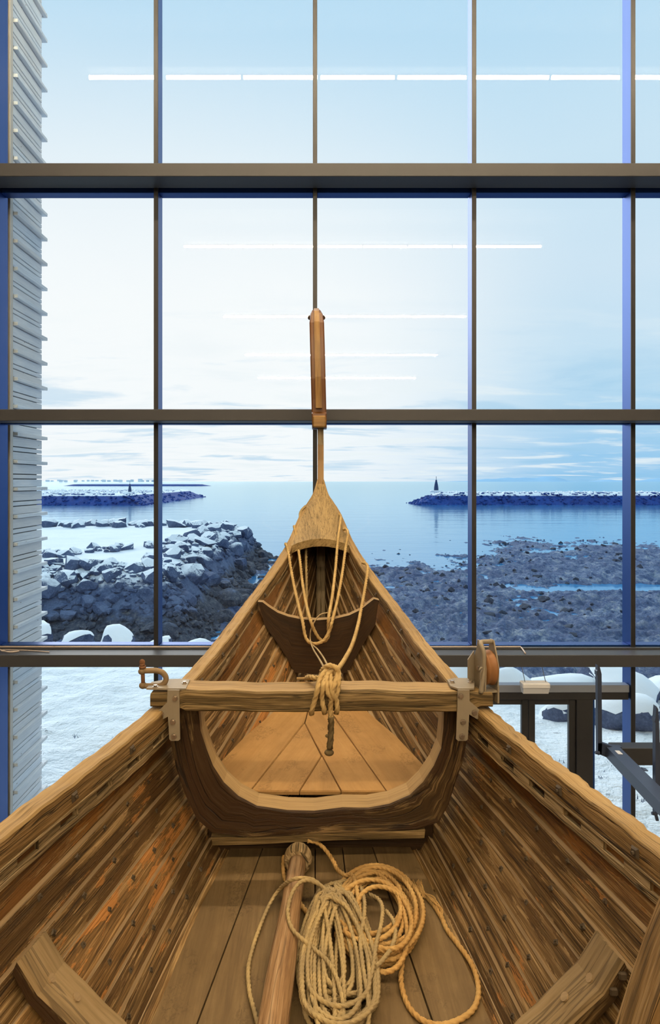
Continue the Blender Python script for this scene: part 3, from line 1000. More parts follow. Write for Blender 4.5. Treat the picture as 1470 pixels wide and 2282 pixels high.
def beacon(x, y, z, s, label):
    b = empty('beacon', (x, y, z), label, 'beacon')
    MB().bbox((x - 2.6 * s, y - 2 * s, z), (x + 2.6 * s, y + 2 * s, z + 0.8 * s), 0.15).build('base', M['fresh'], b)
    rings = []
    for zz, r in ((0.8, 1.05), (2.0, 1.0), (3.6, 0.75), (5.0, 0.42), (5.6, 0.36)):
        rings.append([Vector((x + r * s * math.cos(a), y + r * s * math.sin(a), z + zz * s)) for a in np.linspace(0, 2 * math.pi, 9)[:-1]])
    loft('tower', rings, M['navy'], b)
    MB().tube([(x, y, z + 5.6 * s), (x, y, z + 7.2 * s)], 0.10 * s, 6).build('light_mast', M['navy'], b)
beacon(39.6, 222, -3.5, 0.72, 'small dark beacon standing on the snowy end of the right breakwater')
beacon(-62.5, 226, -3.9, 0.55, 'small beacon near the tip of the left breakwater')

# far headland, low outer mole, town and mountains
def strip(name, x0, x1, y, z1, depth, mat, seed, label, cat, tip=40):
    xs = np.linspace(x0, x1, 160); ys = np.linspace(y, y + depth, 8)
    Xs, Ys = np.meshgrid(xs, ys)
    prof = np.clip((Ys - y) / (depth * 0.3), 0, 1) * np.clip((y + depth - Ys) / (depth * 0.3), 0, 1) * np.clip((x1 - Xs) / tip, 0, 1) * np.clip((Xs - x0) / tip, 0, 1)
    Zs = SEA - 0.5 + (z1 - SEA + 0.5) * prof * (0.8 + 0.4 * fbm(Xs * 0.02, Ys * 0.02, 3, seed))
    o = grid_mesh(name, Xs, Ys, Zs, mat)
    return tag(o, label, cat)
strip('outer_mole', -420, -172, 1100, -2.4, 40, M['mole'], 5, 'thin dark outer mole on the horizon at left, ending left of the stem', 'breakwater', 30)
strip('headland', -3300, -900, 3600, 2.5, 500, M['fresh'], 8, 'low snowy far shore with a town on the horizon at left', 'land', 300)
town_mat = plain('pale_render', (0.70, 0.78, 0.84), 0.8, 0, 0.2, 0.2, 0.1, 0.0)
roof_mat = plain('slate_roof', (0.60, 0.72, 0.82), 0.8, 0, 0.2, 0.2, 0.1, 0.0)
ORD = ('first second third fourth fifth sixth seventh eighth ninth tenth eleventh twelfth thirteenth fourteenth fifteenth sixteenth seventeenth eighteenth nineteenth '
       'twentieth twenty-first twenty-second twenty-third twenty-fourth twenty-fifth twenty-sixth').split()
for i in range(26):
    x = -1480 + i * 24 + random.uniform(-2, 2)
    y = 3640 + random.uniform(0, 120); z0 = 1.5
    w_, d_, h_ = random.uniform(11, 19), 14, random.uniform(3.0, 7.5)
    if i == 21: w_, h_ = 22, 11
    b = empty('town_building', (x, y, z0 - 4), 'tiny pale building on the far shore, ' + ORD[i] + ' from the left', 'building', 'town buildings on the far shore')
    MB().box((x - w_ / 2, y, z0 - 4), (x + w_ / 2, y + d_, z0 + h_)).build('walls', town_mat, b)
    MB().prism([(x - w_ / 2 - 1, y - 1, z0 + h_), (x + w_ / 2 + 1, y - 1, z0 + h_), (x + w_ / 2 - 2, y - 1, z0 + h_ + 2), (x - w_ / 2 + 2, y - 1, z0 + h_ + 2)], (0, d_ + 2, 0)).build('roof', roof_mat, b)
xs = np.linspace(4500, 26000, 200); ys = np.linspace(24000, 27000, 10)
Xs, Ys = np.meshgrid(xs, ys)
Zs = -10 + 420 * np.clip(fbm(Xs * 0.0006, Ys * 0.0003, 4, 91) - 0.36, 0, 1) * 1.6 * np.sin(np.clip((Ys - 24000) / 3000, 0, 1) * math.pi) * np.clip((Xs - 4500) / 4000, 0, 1)
mt = plain('haze_blue_snow', (0.36, 0.58, 0.78), 0.9, 0, 0.1, 0.1, 0.001, 0.0)  # snow coloured pale blue to stand in for distance haze
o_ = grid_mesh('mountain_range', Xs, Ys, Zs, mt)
tag(o_, 'faint snowy mountains on the horizon at right', 'mountains')

# ================================================================== THE SHIP
YAW = 0.0067
def B(X, D, Z):
    return Vector((X + YAW * D, D, Z))
ship = empty('viking_ship', B(0, 2, -1.9), 'clinker-built wooden viking ship bow with weathered peeling planks and carved prow', 'ship')

gun = [(-3, 1.50, -0.95), (0, 1.27, -0.98), (1.0, 1.11, -0.98), (1.96, 0.915, -0.975), (2.856, 0.712, -0.95), (3.49, 0.614, -0.90), (4.45, 0.502, -0.793),
       (4.80, 0.438, -0.723), (5.52, 0.283, -0.508), (6.127, 0.1757, -0.265), (6.44, 0.073, -0.103), (6.62, 0.034, 0.027)]
seams = [
 None,
 [(-3, 1.40, -1.19), (0, 1.17, -1.20), (1.80, 0.857, -1.195), (2.95, 0.663, -1.19), (4.45, 0.368, -0.952), (5.52, 0.215, -0.70), (6.50, 0.034, -0.26)],
 [(-3, 1.30, -1.31), (0, 1.09, -1.32), (1.94, 0.807, -1.31), (2.95, 0.629, -1.304), (4.45, 0.318, -1.030), (5.52, 0.175, -0.82), (6.44, 0.034, -0.44)],
 [(-3, 1.22, -1.41), (0, 1.02, -1.41), (1.952, 0.760, -1.40), (2.95, 0.588, -1.396), (4.45, 0.278, -1.098), (5.52, 0.145, -0.90), (6.36, 0.034, -0.60)],
 [(-3, 1.12, -1.49), (0, 0.93, -1.485), (1.928, 0.693, -1.475), (2.95, 0.551, -1.471), (4.45, 0.222, -1.175), (5.52, 0.115, -0.99), (6.28, 0.034, -0.75)],
 [(-3, 1.02, -1.55), (0, 0.85, -1.545), (1.928, 0.644, -1.535), (2.95, 0.517, -1.532), (3.96, 0.272, -1.338), (4.45, 0.178, -1.246), (5.52, 0.09, -1.07), (6.18, 0.034, -0.89)],
 [(-3, 0.92, -1.60), (0, 0.77, -1.595), (1.973, 0.593, -1.58), (2.95, 0.486, -1.577), (4.45, 0.14, -1.31), (5.52, 0.07, -1.15), (6.05, 0.034, -1.03)],
 [(-3, 0.80, -1.645), (0, 0.70, -1.64), (2.0, 0.548, -1.628), (2.95, 0.432, -1.632), (4.45, 0.095, -1.37), (5.4, 0.05, -1.24), (5.9, 0.034, -1.17)],
 [(-3, 0.08, -1.80), (0, 0.08, -1.79), (2.0, 0.07, -1.77), (2.95, 0.06, -1.75), (4.45, 0.04, -1.50), (5.3, 0.034, -1.36), (5.7, 0.034, -1.30)],
]
class Curve:
    def __init__(self, pts):
        d = [p[0] for p in pts]
        self.x = pchip(d, [p[1] for p in pts]); self.z = pchip(d, [p[2] for p in pts])
        self.d0, self.d1 = d[0], d[-1]
    def at(self, D):
        return self.x(D), self.z(D)
    def s(self, s):
        D = self.d0 + (self.d1 - self.d0) * s
        return D, self.x(D), self.z(D)
G = Curve(gun)
SE = [None] + [Curve(p) for p in seams[1:]]
T0pts = [(d, max(x - 0.05, 0.034), z - 0.03) for d, x, z in gun]
SE[0] = Curve(T0pts)

TH = 0.021
SS = list(np.linspace(0, 0.32, 5)) + list(np.linspace(0.36, 1.0, 44))
strakes = {}
smats = {0: 'strake_top', 1: 'strake', 2: 'strake', 3: 'strake_warm', 4: 'strake_warm', 5: 'strake', 6: 'strake', 7: 'strake'}
rr = random.Random(3)
for side in (-1, 1):
    for k in range(8):
        a, b = SE[k], SE[k + 1]
        rings, ledge = [], []
        wob = [rr.uniform(-1, 1) for _ in range(80)]
        for i, s in enumerate(SS):
            D1, x1, z1 = a.s(s)
            D2, x2, z2 = b.s(s)
            z1 += 0.0015 * wob[i]
            p1 = B(side * x1, D1, z1); p2 = B(side * x2, D2, z2)
            dn = (p2 - p1).normalized()
            fwd = Vector((0, 1, 0))
            n = dn.cross(fwd) * (1 if side < 0 else -1)     # towards the outside
            if n.x * side < 0: n = -n
            n.normalize()
            fade = min(1.0, max(0.25, (6.6 - D1) / 1.6))
            t = TH * fade
            lo = p2 + dn * 0.02 * fade
            rings.append([p1, lo + n * t, lo + n * 2 * t, p1 + n * t])
            ledge.append([p1 - n * 0.0008, p1 + dn * 0.002 - n * 0.0008, p1 + n * t + dn * 0.002, p1 + n * t - dn * 0.0015, p1 - dn * 0.0015 - n * 0.0008])
        mat = smats[k]
        if side > 0 and k == 3: mat = 'strake'
        if side > 0 and k == 4: mat = 'strake'
        st = loft('strake', rings, M[mat], ship)
        strakes[(side, k)] = st
        if k >= 1:
            lg = loft('strake_edge', ledge, M['ledge'])
            lg.location = -ship.location
            lg.parent = st

# roves along the seams: a small square iron plate with a clenched nail
rv = MB()
rv.add([(-0.011, -0.011, 0), (0.011, -0.011, 0), (0.011, 0.011, 0), (-0.011, 0.011, 0), (-0.007, -0.007, 0.005), (0.007, -0.007, 0.005), (0.007, 0.007, 0.005), (-0.007, 0.007, 0.005)],
       [(4, 5, 6, 7), (0, 1, 5, 4), (1, 2, 6, 5), (2, 3, 7, 6), (3, 0, 4, 7)])
rv.tube([(0, 0, 0.004), (0, 0, 0.010)], 0.004, 6)
rove_me = mesh_data('rivet', rv.v, rv.f, M['rove'], rv.uv)
def put_plate(me, name, p, n, along, parent, sc=1.0, rot=0.0):
    z = n.normalized(); x = (along - z * along.dot(z)).normalized(); y = z.cross(x)
    Mx = Matrix((x, y, z)).transposed().to_4x4()
    Mx.translation = p - ship.location
    o = bpy.data.objects.new(name, me)
    o.matrix_local = Mx @ Matrix.Rotation(rot, 4, 'Z') @ Matrix.Scale(sc, 4)
    link(o, parent)
    return o
def seam_point(side, k, D, down):
    """point and inward normal on strake k, `down` metres below its top edge"""
    a, b = SE[k], SE[k + 1]
    x1, z1 = a.at(min(D, a.d1)); x2, z2 = b.at(min(D, b.d1))
    p1 = B(side * x1, D, z1); p2 = B(side * x2, D, z2)
    dn = p2 - p1; L = dn.length
    dn.normalize()
    n = dn.cross(Vector((0, 1, 0)))
    if n.x * side > 0: n = -n
    n.normalize()
    q = p1 + dn * down - n * (TH * down / L)
    return q, n
nr = 0
for side in (-1, 1):
    for k in range(1, 7):
        D = 1.72 + 0.05 * k
        while D < 5.3:
            gap = 0.19
            if not (2.80 < D < 3.02 or 4.38 < D < 4.50) and nr < 296:
                q, n = seam_point(side, k, D, 0.026)
                a2, n2 = seam_point(side, k, D + 0.05, 0.026)
                put_plate(rove_me, 'rivet', q, n, a2 - q, strakes[(side, k)], rr.uniform(0.8, 1.05), rr.choice([0, 0.78, 0.4]))
                nr += 1
            D += gap * rr.uniform(0.9, 1.1)

# gunwale rails
def gw(D):
    return 0.068 * min(1.0, max(0.25, (6.75 - D) / 1.5))
DS = list(np.linspace(-3, 1.4, 10)) + list(np.linspace(1.42, 3.0, 130)) + list(np.linspace(3.02, 6.62, 110))
for side in (-1, 1):
    rings = []
    for i, D in enumerate(DS):
        x, z = G.at(D)
        w = gw(D)
        hh = 0.078 * min(1.0, max(0.35, (6.8 - D) / 1.6))
        # the right-hand rail was hewn with an axe: scalloped outer arris
        sc = 0.0
        if side > 0 and D < 2.9:
            sc = 0.011 * (1 - abs(math.sin(D * 30.0 + math.sin(D * 5) * 1.5))) + 0.002 * math.sin(D * 121)
        jig = 0.0018 * math.sin(D * 23 + side) + 0.0012 * math.sin(D * 57)
        xi = max(x - w, 0.004)
        rings.append([B(side * xi, D, z + jig), B(side * (xi - 0.004), D, z - 0.008 + jig), B(side * (xi - 0.002), D, z - hh),
                      B(side * (x - 0.006), D, z - hh), B(side * (x + 0.002), D, z - 0.016 - sc), B(side * (x - 0.006 - sc), D, z + jig)])
    v, f, uv = loft_data(rings)
    n = 6
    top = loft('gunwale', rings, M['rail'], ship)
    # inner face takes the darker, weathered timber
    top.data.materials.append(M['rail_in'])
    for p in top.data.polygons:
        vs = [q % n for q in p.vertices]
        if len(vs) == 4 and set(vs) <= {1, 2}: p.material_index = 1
    # square bolt heads on the inner face
    D = 1.45
    j = 0
    while D < 4.9:
        x, z = G.at(D); xi = x - gw(D)
        p = B(side * (xi - 0.004), D, z - 0.045)
        x2, z2 = G.at(D + 0.1)
        al = B(side * (x2 - gw(D + 0.1) - 0.004), D + 0.1, z2 - 0.045) - p
        nrm = Vector((al.y, -al.x, 0)) * (-side)
        if nrm.x * side > 0: nrm = -nrm
        if not 2.7 < D < 3.05:
            put_plate(rove_me, 'bolt', p, nrm, al, top, 1.35, 0.1)
        D += 0.36 + 0.05 * math.sin(j * 2.1 + side); j += 1

# slotted shield rail below the gunwale: two battens with blocks between
for side in (-1, 1):
    mb = MB()
    def sec(D, za, zb, xa, xb):
        x, z = G.at(D); xi = x - gw(D)
        return [B(side * (xi + xa), D, z + za), B(side * (xi + xa), D, z + zb), B(side * (xi + xb), D, z + zb), B(side * (xi + xb), D, z + za)]
    dd = np.linspace(-1.0, 5.3, 90)
    mb.loft([sec(D, -0.079, -0.087, -0.006, 0.03) for D in dd])
    mb.loft([sec(D, -0.118, -0.140, -0.003 + 0.002 * math.sin(D * 40), 0.03) for D in dd])
    D = -1.0
    while D < 5.2:
        L = 0.105 if D < 4.3 else 0.5
        q = np.linspace(D, D + L, 4)
        mb.loft([sec(t, -0.087, -0.118, -0.001, 0.02) for t in q])
        D += L + 0.095
    mb.build('shield_rail', M['slot'], ship)

# ---------------------------------------------------------------- the U-shaped frame under the crossbeam
FD0, FD1 = 2.86, 2.985
def fp(x, y, D=FD0):
    return W(x, y, D)
inner = [(441, 1578), (446, 1630), (458, 1672), (474, 1708), (498, 1745), (530, 1775), (572, 1796), (640, 1807), (700, 1809), (763, 1802), (820, 1800), (868, 1792), (912, 1772), (944, 1745), (968, 1708), (982, 1668), (990, 1625), (992, 1578)]
outer = [(372, 1578), (377, 1640), (392, 1710), (412, 1770), (438, 1825), (474, 1856), (560, 1866), (640, 1862), (700, 1858), (763, 1856), (850, 1854), (930, 1848), (978, 1832), (1000, 1790), (1014, 1745), (1030, 1700), (1042, 1640), (1046, 1578)]
ri = []
random.seed(11)
for (xi, yi), (xo, yo) in zip(inner, outer):
    a0, b0 = fp(xi, yi), fp(xo, yo)
    e = Vector((0, FD1 - FD0, 0))
    ci = (a0 - b0).normalized()
    jz = random.uniform(-0.004, 0.004)
    ri.append([a0 + ci * jz + Vector((0, 0.008, 0)), a0 - ci * 0.008, b0, b0 + e, a0 + e + ci * jz])
fr_o = loft('frame', ri, M['frame'], ship)
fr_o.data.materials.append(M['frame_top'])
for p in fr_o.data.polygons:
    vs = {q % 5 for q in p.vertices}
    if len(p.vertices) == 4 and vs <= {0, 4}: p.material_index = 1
bl = MB()
bl.prism([fp(470, 1864), fp(474, 1884), fp(560, 1882), fp(760, 1872), fp(945, 1868), fp(947, 1850), fp(760, 1857), fp(560, 1867)], (0, 0.13, 0), g=(1, 0, 0))
bl.build('frame_chock', M['beam'], ship)
# filler between the two levels, behind the frame
MB().bbox(tuple(B(-0.50, 2.99, -1.64)), tuple(B(0.50, 3.03, -1.52)), 0.004).build('riser', M['bulk'], ship)

# ---------------------------------------------------------------- crossbeam
bz1, bz0 = -0.872, -0.951
rings = []
for x in np.linspace(-0.690, 0.735, 30):
    end = 0.004 * math.sin(x * 9) + 0.002 * math.sin(x * 31)
    st = -0.012 if (x < -0.585 or x > 0.64) else 0.0
    lo_ = bz0 + (0.012 if (x < -0.585 or x > 0.64) else -0.008)
    y0 = 2.80 + 0.003 * math.sin(x * 14)
    rings.append([Vector((x, y0 + 0.008, bz1 + st + end)), Vector((x, y0, bz1 - 0.008 + st + end)), Vector((x, y0, lo_ + 0.006 + end * 0.5)), Vector((x, y0 + 0.008, lo_ + end * 0.5)), Vector((x, 2.93, lo_)), Vector((x, 2.935, bz1 + st + end))])
cb = loft('crossbeam', rings, M['beam'], ship)
cb.data.materials.append(M['rail'])
for p in cb.data.polygons:
    vs = {q % 6 for q in p.vertices}
    if len(p.vertices) == 4 and vs <= {0, 5}: p.material_index = 1

def bolt_head(p, n, parent, r=0.009):
    mb = MB()
    n = Vector(n).normalized()
    mb.tube([p, Vector(p) + n * 0.003], r * 1.35, 10)
    mb.tube([p, Vector(p) + n * 0.009], r, 6)
    o = mb.build('bolt', M['bolt'], None)
    o.location = -ship.location
    o.parent = parent
    return o
FY = 2.79
def plate(px, name='bracket_plate', ext=(0, 0.008, 0), D=FY):
    return [W(x, y, D) for x, y in px], ext
for side, polys, tops, bolts in (
    (-1, [[(373, 1538), (399, 1538), (401, 1648), (397, 1651), (380, 1651), (377, 1647), (374, 1597), (356, 1607), (352, 1603), (350, 1587), (372, 1566)]],
     [(338, 1523), (372, 1517), (404, 1516), (423, 1518), (414, 1538), (399, 1538), (373, 1538), (326, 1537)],
     [(390, 1556), (359, 1592), (385, 1609), (387, 1641)]),
    (1, [[(1020, 1538), (1046, 1538), (1046, 1563), (1067, 1581), (1067, 1600), (1063, 1603), (1045, 1592), (1042, 1648), (1038, 1651), (1020, 1651), (1016, 1647)]],
     [(996, 1518), (1012, 1514), (1058, 1515), (1056, 1537), (1046, 1538), (1020, 1538), (1003, 1532)],
     [(1026, 1551), (1057, 1588), (1031, 1609), (1029, 1641)])):
    mb = MB()
    for poly in polys:
        mb.prism([W(x, y, FY) for x, y in poly], (0, 0.008, 0))
    zt = bz1 + 0.002
    pp = []
    for x, y in tops:
        D = -zt * F / (y - CY)
        pp.append(W(x, y, D))
    mb.prism(pp, (0, 0, 0.007))
    br = mb.build('steel_bracket', M['steel'], ship)
    for x, y in bolts:
        bolt_head(W(x, y, FY), (0, -1, 0), br)
    for x, y in (((346, 1531), (411, 1523)) if side < 0 else ((1007, 1521), (1048, 1521))):
        bolt_head(W(x, y, -(zt + 0.007) * F / (y - CY)), (0, 0, 1), br)

# ---------------------------------------------------------------- floors
FZ = -1.63
def plank(name, poly, z_up, t, mat, g, parent=ship, lift=0.0):
    """poly = list of points on the top surface"""
    b = 0.005
    c = sum((Vector(p) for p in poly), Vector()) / len(poly)
    topin = [Vector(p) + (c - Vector(p)).normalized() * b for p in poly]
    n = len(poly)
    v = topin + [Vector(p) - Vector((0, 0, b)) for p in poly] + [Vector(p) - Vector((0, 0, t)) for p in poly]
    f = [tuple(range(n)), tuple(range(3 * n - 1, 2 * n - 1, -1))]
    for i in range(n):
        j = (i + 1) % n
        f.append((i + n, j + n, j, i)); f.append((i + 2 * n, j + 2 * n, j + n, i + n))
    a = sum((v[i].x * v[(i + 1) % n].y - v[(i + 1) % n].x * v[i].y) for i in range(n))
    if a < 0: f = [tuple(reversed(q)) for q in f]
    return mk(name, v, f, mat, parent, grain_uv(v, f, g))
def edge_x(Z, D):
    """half width of the hull inside at height Z"""
    for k in range(7, 0, -1):
        x1, z1 = SE[k].at(D); x2, z2 = SE[k + 1].at(D)
        if z2 <= Z <= z1:
            t = (Z - z2) / (z1 - z2 + 1e-9)
            return x2 + (x1 - x2) * t
    return SE[1].at(D)[0]
# lower boards, amidships: seams given at D = 3.05 and D = 2.02
gap = 0.0025
sm = [None, (-0.25, -0.372), (-0.024, -0.018), (0.095, 0.125), (0.224, 0.338), None]
ds = [3.04, 2.6, 2.0, 1.3, 0.4, -1.0, -2.9]
def sx(k, D):
    a, b = sm[k]
    return a + (b - a) * (3.05 - D) / 1.03 * (1 if D > 1.0 else 1.0) if D > 1.2 else a + (b - a) * (3.05 - 1.2) / 1.03
for k in range(5):
    L, R = [], []
    for D in ds:
        ex = edge_x(FZ - 0.012, D) + 0.012
        xl = -ex if k == 0 else sx(k, D) + gap
        xr = ex if k == 4 else sx(k + 1, D) - gap
        L.append(B(xl, D, FZ + 0.0015 * k)); R.append(B(xr, D, FZ + 0.0015 * k))
    plank('floor_board', L + R[::-1], 0, 0.03, M['floor_b'], (0, 1, 0))
# raised fore deck, rising gently towards the bow
def dz_(D): return -1.405 + 0.072 * (D - 3.05)
def dp(x, y):
    D = 3.2
    for _ in range(30):
        D = -dz_(D) * F / (y - CY)
    p = W(x, y, D)
    return p
def de(D, side): return B(side * (edge_x(dz_(D) - 0.01, D) + 0.0), D, dz_(D))
A0, A1, A2 = dp(558, 1762), dp(678, 1611), dp(695, 1583)
C1 = dp(760, 1762); Dm = dp(717, 1684); D0 = dp(667, 1762)
B0, B1 = dp(861, 1763), dp(742, 1594)
def ext(p, q, D):
    t = (D - p.y) / (q.y - p.y)
    r = p + (q - p) * t
    r.z = dz_(D)
    return r
A9 = ext(A0, A1, 4.40); B9 = ext(B0, B1, 4.40)
A9.x = max(min(A9.x, 0.0), -0.05); B9.x = min(max(B9.x, 0.04), 0.09)
yf = A0.y
Ls = [de(D, -1) for D in (yf + 0.02, 3.3, 3.6, 3.9, 4.2, 4.40)]
Rs = [de(D, 1) for D in (yf + 0.02, 3.3, 3.6, 3.9, 4.2, 4.40)]
def sh(p, d): return p + Vector((d, 0, 0))
plank('deck_plank', Ls + [A9, sh(A1, -gap), sh(A0, -gap)], 0, 0.019, M['deck'], A1 - A0)
plank('deck_plank', [sh(A0, gap), A1 + Vector((0.001, -0.004, 0)), sh(Dm, -gap * 1.2), sh(D0, -gap)], 0, 0.019, M['deck'], A1 - A0)
plank('deck_plank', [sh(D0, gap), Dm + Vector((0, -0.005, 0)), sh(C1, -gap)], 0, 0.019, M['deck'], (0, 1, 0.07))
plank('deck_plank', [sh(C1, gap), sh(Dm, gap), sh(A1, gap), sh(A9, gap), sh(B9, -gap), sh(B1, -gap), sh(B0, -gap)], 0, 0.019, M['deck'], B1 - B0)
plank('deck_plank', [sh(B0, gap), sh(B1, gap), sh(B9, gap)] + Rs[::-1], 0, 0.019, M['deck'], B1 - B0)

# ---------------------------------------------------------------- bulkhead
BD = 4.45
top = [(574, 1341), (585, 1342), (598, 1352), (618, 1365), (642, 1374), (672, 1380), (708, 1382), (745, 1379), (778, 1371), (803, 1359), (820, 1345), (833, 1335), (845, 1338)]
bot = [(578, 1352), (590, 1395), (608, 1420), (622, 1440), (641, 1469), (655, 1499), (708, 1503), (775, 1499), (790, 1470), (806, 1440), (820, 1418), (836, 1392), (842, 1350)]
rings = []
for (xt, yt), (xb, yb) in zip(top, bot):
    t0, b0 = W(xt, yt, BD), W(xb, yb, BD)
    e = Vector((0, 0.075, 0))
    rings.append([t0, b0, b0 + e, t0 + e])
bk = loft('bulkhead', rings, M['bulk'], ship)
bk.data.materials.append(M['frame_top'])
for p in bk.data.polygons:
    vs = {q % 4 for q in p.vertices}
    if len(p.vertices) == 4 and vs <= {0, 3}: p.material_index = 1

# ---------------------------------------------------------------- breasthook, stem, neck
def bh_pts(D, nx=9):
    x, z = G.at(D)
    w = max(x - gw(D) * 0.62, 0.006)
    out = []
    for i in range(nx):
        u = -1 + 2 * i / (nx - 1)
        out.append(B(u * w, D, z - 0.006 + 0.26 * w * (1 - u * u)))
    return out
rows = [bh_pts(D) for D in np.linspace(5.47, 6.55, 16)]
mb = MB()
for i in range(len(rows) - 1):
    pass
v, f, uvs = [], [], []
nx = 9
for r in rows: v += r
for r in rows: v += [p - Vector((0, 0, 0.062)) for p in r]
m0 = len(rows) * nx
for i in range(len(rows) - 1):
    for j in range(nx - 1):
        a = i * nx + j
        f.append((a, a + 1, a + nx + 1, a + nx)); f.append((m0 + a, m0 + a + nx, m0 + a + nx + 1, m0 + a + 1))
for j in range(nx - 1):
    f.append((j, m0 + j, m0 + j + 1, j + 1))
    e = (len(rows) - 1) * nx + j
    f.append((e, e + 1, m0 + e + 1, m0 + e))
mk('breasthook', v, f, M['breast'], ship, grain_uv(v, f, (0, 1, 0)), False)
# stem inside
st_path = [(4.5, -1.50), (5.2, -1.40), (5.7, -1.24), (6.0, -1.05), (6.2, -0.80), (6.3, -0.45)]
rings = [[B(-0.036, D - 0.05, z + 0.02), B(0.042, D - 0.05, z + 0.02), B(0.042, D + 0.12, z - 0.06), B(-0.036, D + 0.12, z - 0.06)] for D, z in st_path]
loft('inner_stem', rings, M['stem'], ship)
# outer stem and keel
ks = [(-3, -1.86), (0, -1.86), (2.95, -1.84), (4.45, -1.62), (5.3, -1.47), (5.85, -1.27), (6.25, -1.0), (6.45, -0.7), (6.58, -0.35), (6.66, -0.02), (6.69, 0.2), (6.70, 0.36)]
rings = []
for i, (D, z) in enumerate(ks):
    a = Vector((0, ks[max(i - 1, 0)][0], ks[max(i - 1, 0)][1])); b = Vector((0, ks[min(i + 1, len(ks) - 1)][0], ks[min(i + 1, len(ks) - 1)][1]))
    t = (b - a).normalized(); n = Vector((0, -t.z, t.y))
    w = 0.036 if z > -1.2 else (0.05 if z > -1.4 else 0.095)
    if z > -0.05: w = 0.030
    c = B(0, D, z)
    rings.append([c + Vector((-w, 0, 0)) + n * 0.07, c + Vector((w, 0, 0)) + n * 0.07, c + Vector((w * 0.8, 0, 0)) - n * 0.09, c + Vector((-w * 0.8, 0, 0)) - n * 0.09])
loft('stem_post', rings, M['head'], ship)
# upper neck, greyer
rings = []
for D, z, dx_ in ((6.70, 0.362, 0.0), (6.70, 0.45, -0.001), (6.70, 0.56, -0.002)):
    c = B(dx_, D, z)
    rings.append([c + Vector((-0.029, -0.07, 0)), c + Vector((0.030, -0.07, 0)), c + Vector((0.027, 0.09, 0)), c + Vector((-0.027, 0.09, 0))])
loft('neck', rings, M['stem'], ship)

# carved dragon head facing out to sea; we see the back of it
HD = 6.70
def hx(z):
    return B(0, HD, 0).x - 0.012 - 0.030 * (z - 0.52) / 1.2
prof = [(-0.13, 0.525), (-0.155, 0.60), (-0.15, 0.66), (-0.125, 0.68), (-0.13, 0.80), (-0.15, 1.0), (-0.15, 1.2), (-0.135, 1.4), (-0.10, 1.56), (-0.045, 1.67), (0.03, 1.72), (0.14, 1.735), (0.26, 1.70), (0.40, 1.61), (0.55, 1.55), (0.60, 1.49), (0.57, 1.44),
        (0.36, 1.46), (0.34, 1.43), (0.52, 1.37), (0.50, 1.32), (0.32, 1.32), (0.18, 1.30), (0.12, 1.15), (0.10, 0.95), (0.11, 0.75), (0.12, 0.66), (0.13, 0.60), (0.11, 0.525)]
def head_side(z): return 0.072 if z < 1.58 else max(0.026, 0.072 * math.sqrt(max(0.0, 1 - ((z - 1.58) / 0.17) ** 2)))
nP = len(prof)
v, f = [], []
for lay, (sx_, inset) in enumerate(((-1, 0.012), (-1, 0.0), (1, 0.0), (1, 0.012))):
    for d, z in prof:
        w = head_side(z)
        cx, cz = 0.02, 1.2
        dd_, zz_ = d, z
        if inset:
            dd_ = d - math.copysign(inset, d - 0.0); zz_ = z - (inset if z > 1.6 else 0)
        xw = w if inset else w - 0.010
        xw = w if lay in (0, 3) else w - 0.012
        v.append(Vector((hx(z) + sx_ * xw, HD + dd_, zz_)))
order = [0, 1, 2, 3]
# rings: left side (inset profile, full width) -> left arris -> right arris -> right side
for lay in range(3):
    for i in range(nP):
        j = (i + 1) % nP
        f.append((lay * nP + i, lay * nP + j, (lay + 1) * nP + j, (lay + 1) * nP + i))
f.append(tuple(range(nP - 1, -1, -1)))
f.append(tuple(3 * nP + i for i in range(nP)))
hd = mk('figurehead', v, f, M['head_red'], ship, grain_uv(v, f, (0, 0, 1)))
def sub(o, par):
    o.location = -ship.location
    o.parent = par
    return o
# raised mane strip down the back
rings = []
back = [(z, d) for d, z in prof[3:12]]
bz = [p[0] for p in back]; bd = [p[1] for p in back]
for z in np.linspace(0.715, 1.73, 18):
    d = float(np.interp(z, bz, bd))
    w = 0.031 - 0.006 * (z - 0.7)
    pr = 0.034 - 0.012 * (z - 0.7)
    c = Vector((hx(z), HD + d, z))
    nrm = Vector((0, -1, 0)) if z < 1.5 else Vector((0, -0.8, 0.6 if z < 1.68 else 1.2)).normalized()
    rings.append([c + Vector((-w, 0.03, 0)), c + Vector((-w, 0, 0)) + nrm * pr, c + Vector((w, 0, 0)) + nrm * pr, c + Vector((w, 0.03, 0))])
sub(loft('mane', rings, M['head']), hd)
# collar block at the base
cc = MB()
cc.bbox((hx(0.57) - 0.064, HD - 0.175, 0.525), (hx(0.57) + 0.064, HD - 0.02, 0.64), 0.012, g=(1, 0, 0))
sub(cc.build('collar', M['head']), hd)
for s_ in (-1, 1):
    eb = MB().sphere((hx(1.66) + s_ * 0.066, HD + 0.10, 1.655), 0.024, 10, 6)
    sub(eb.build('eye', M['frame'], smooth=True), hd)

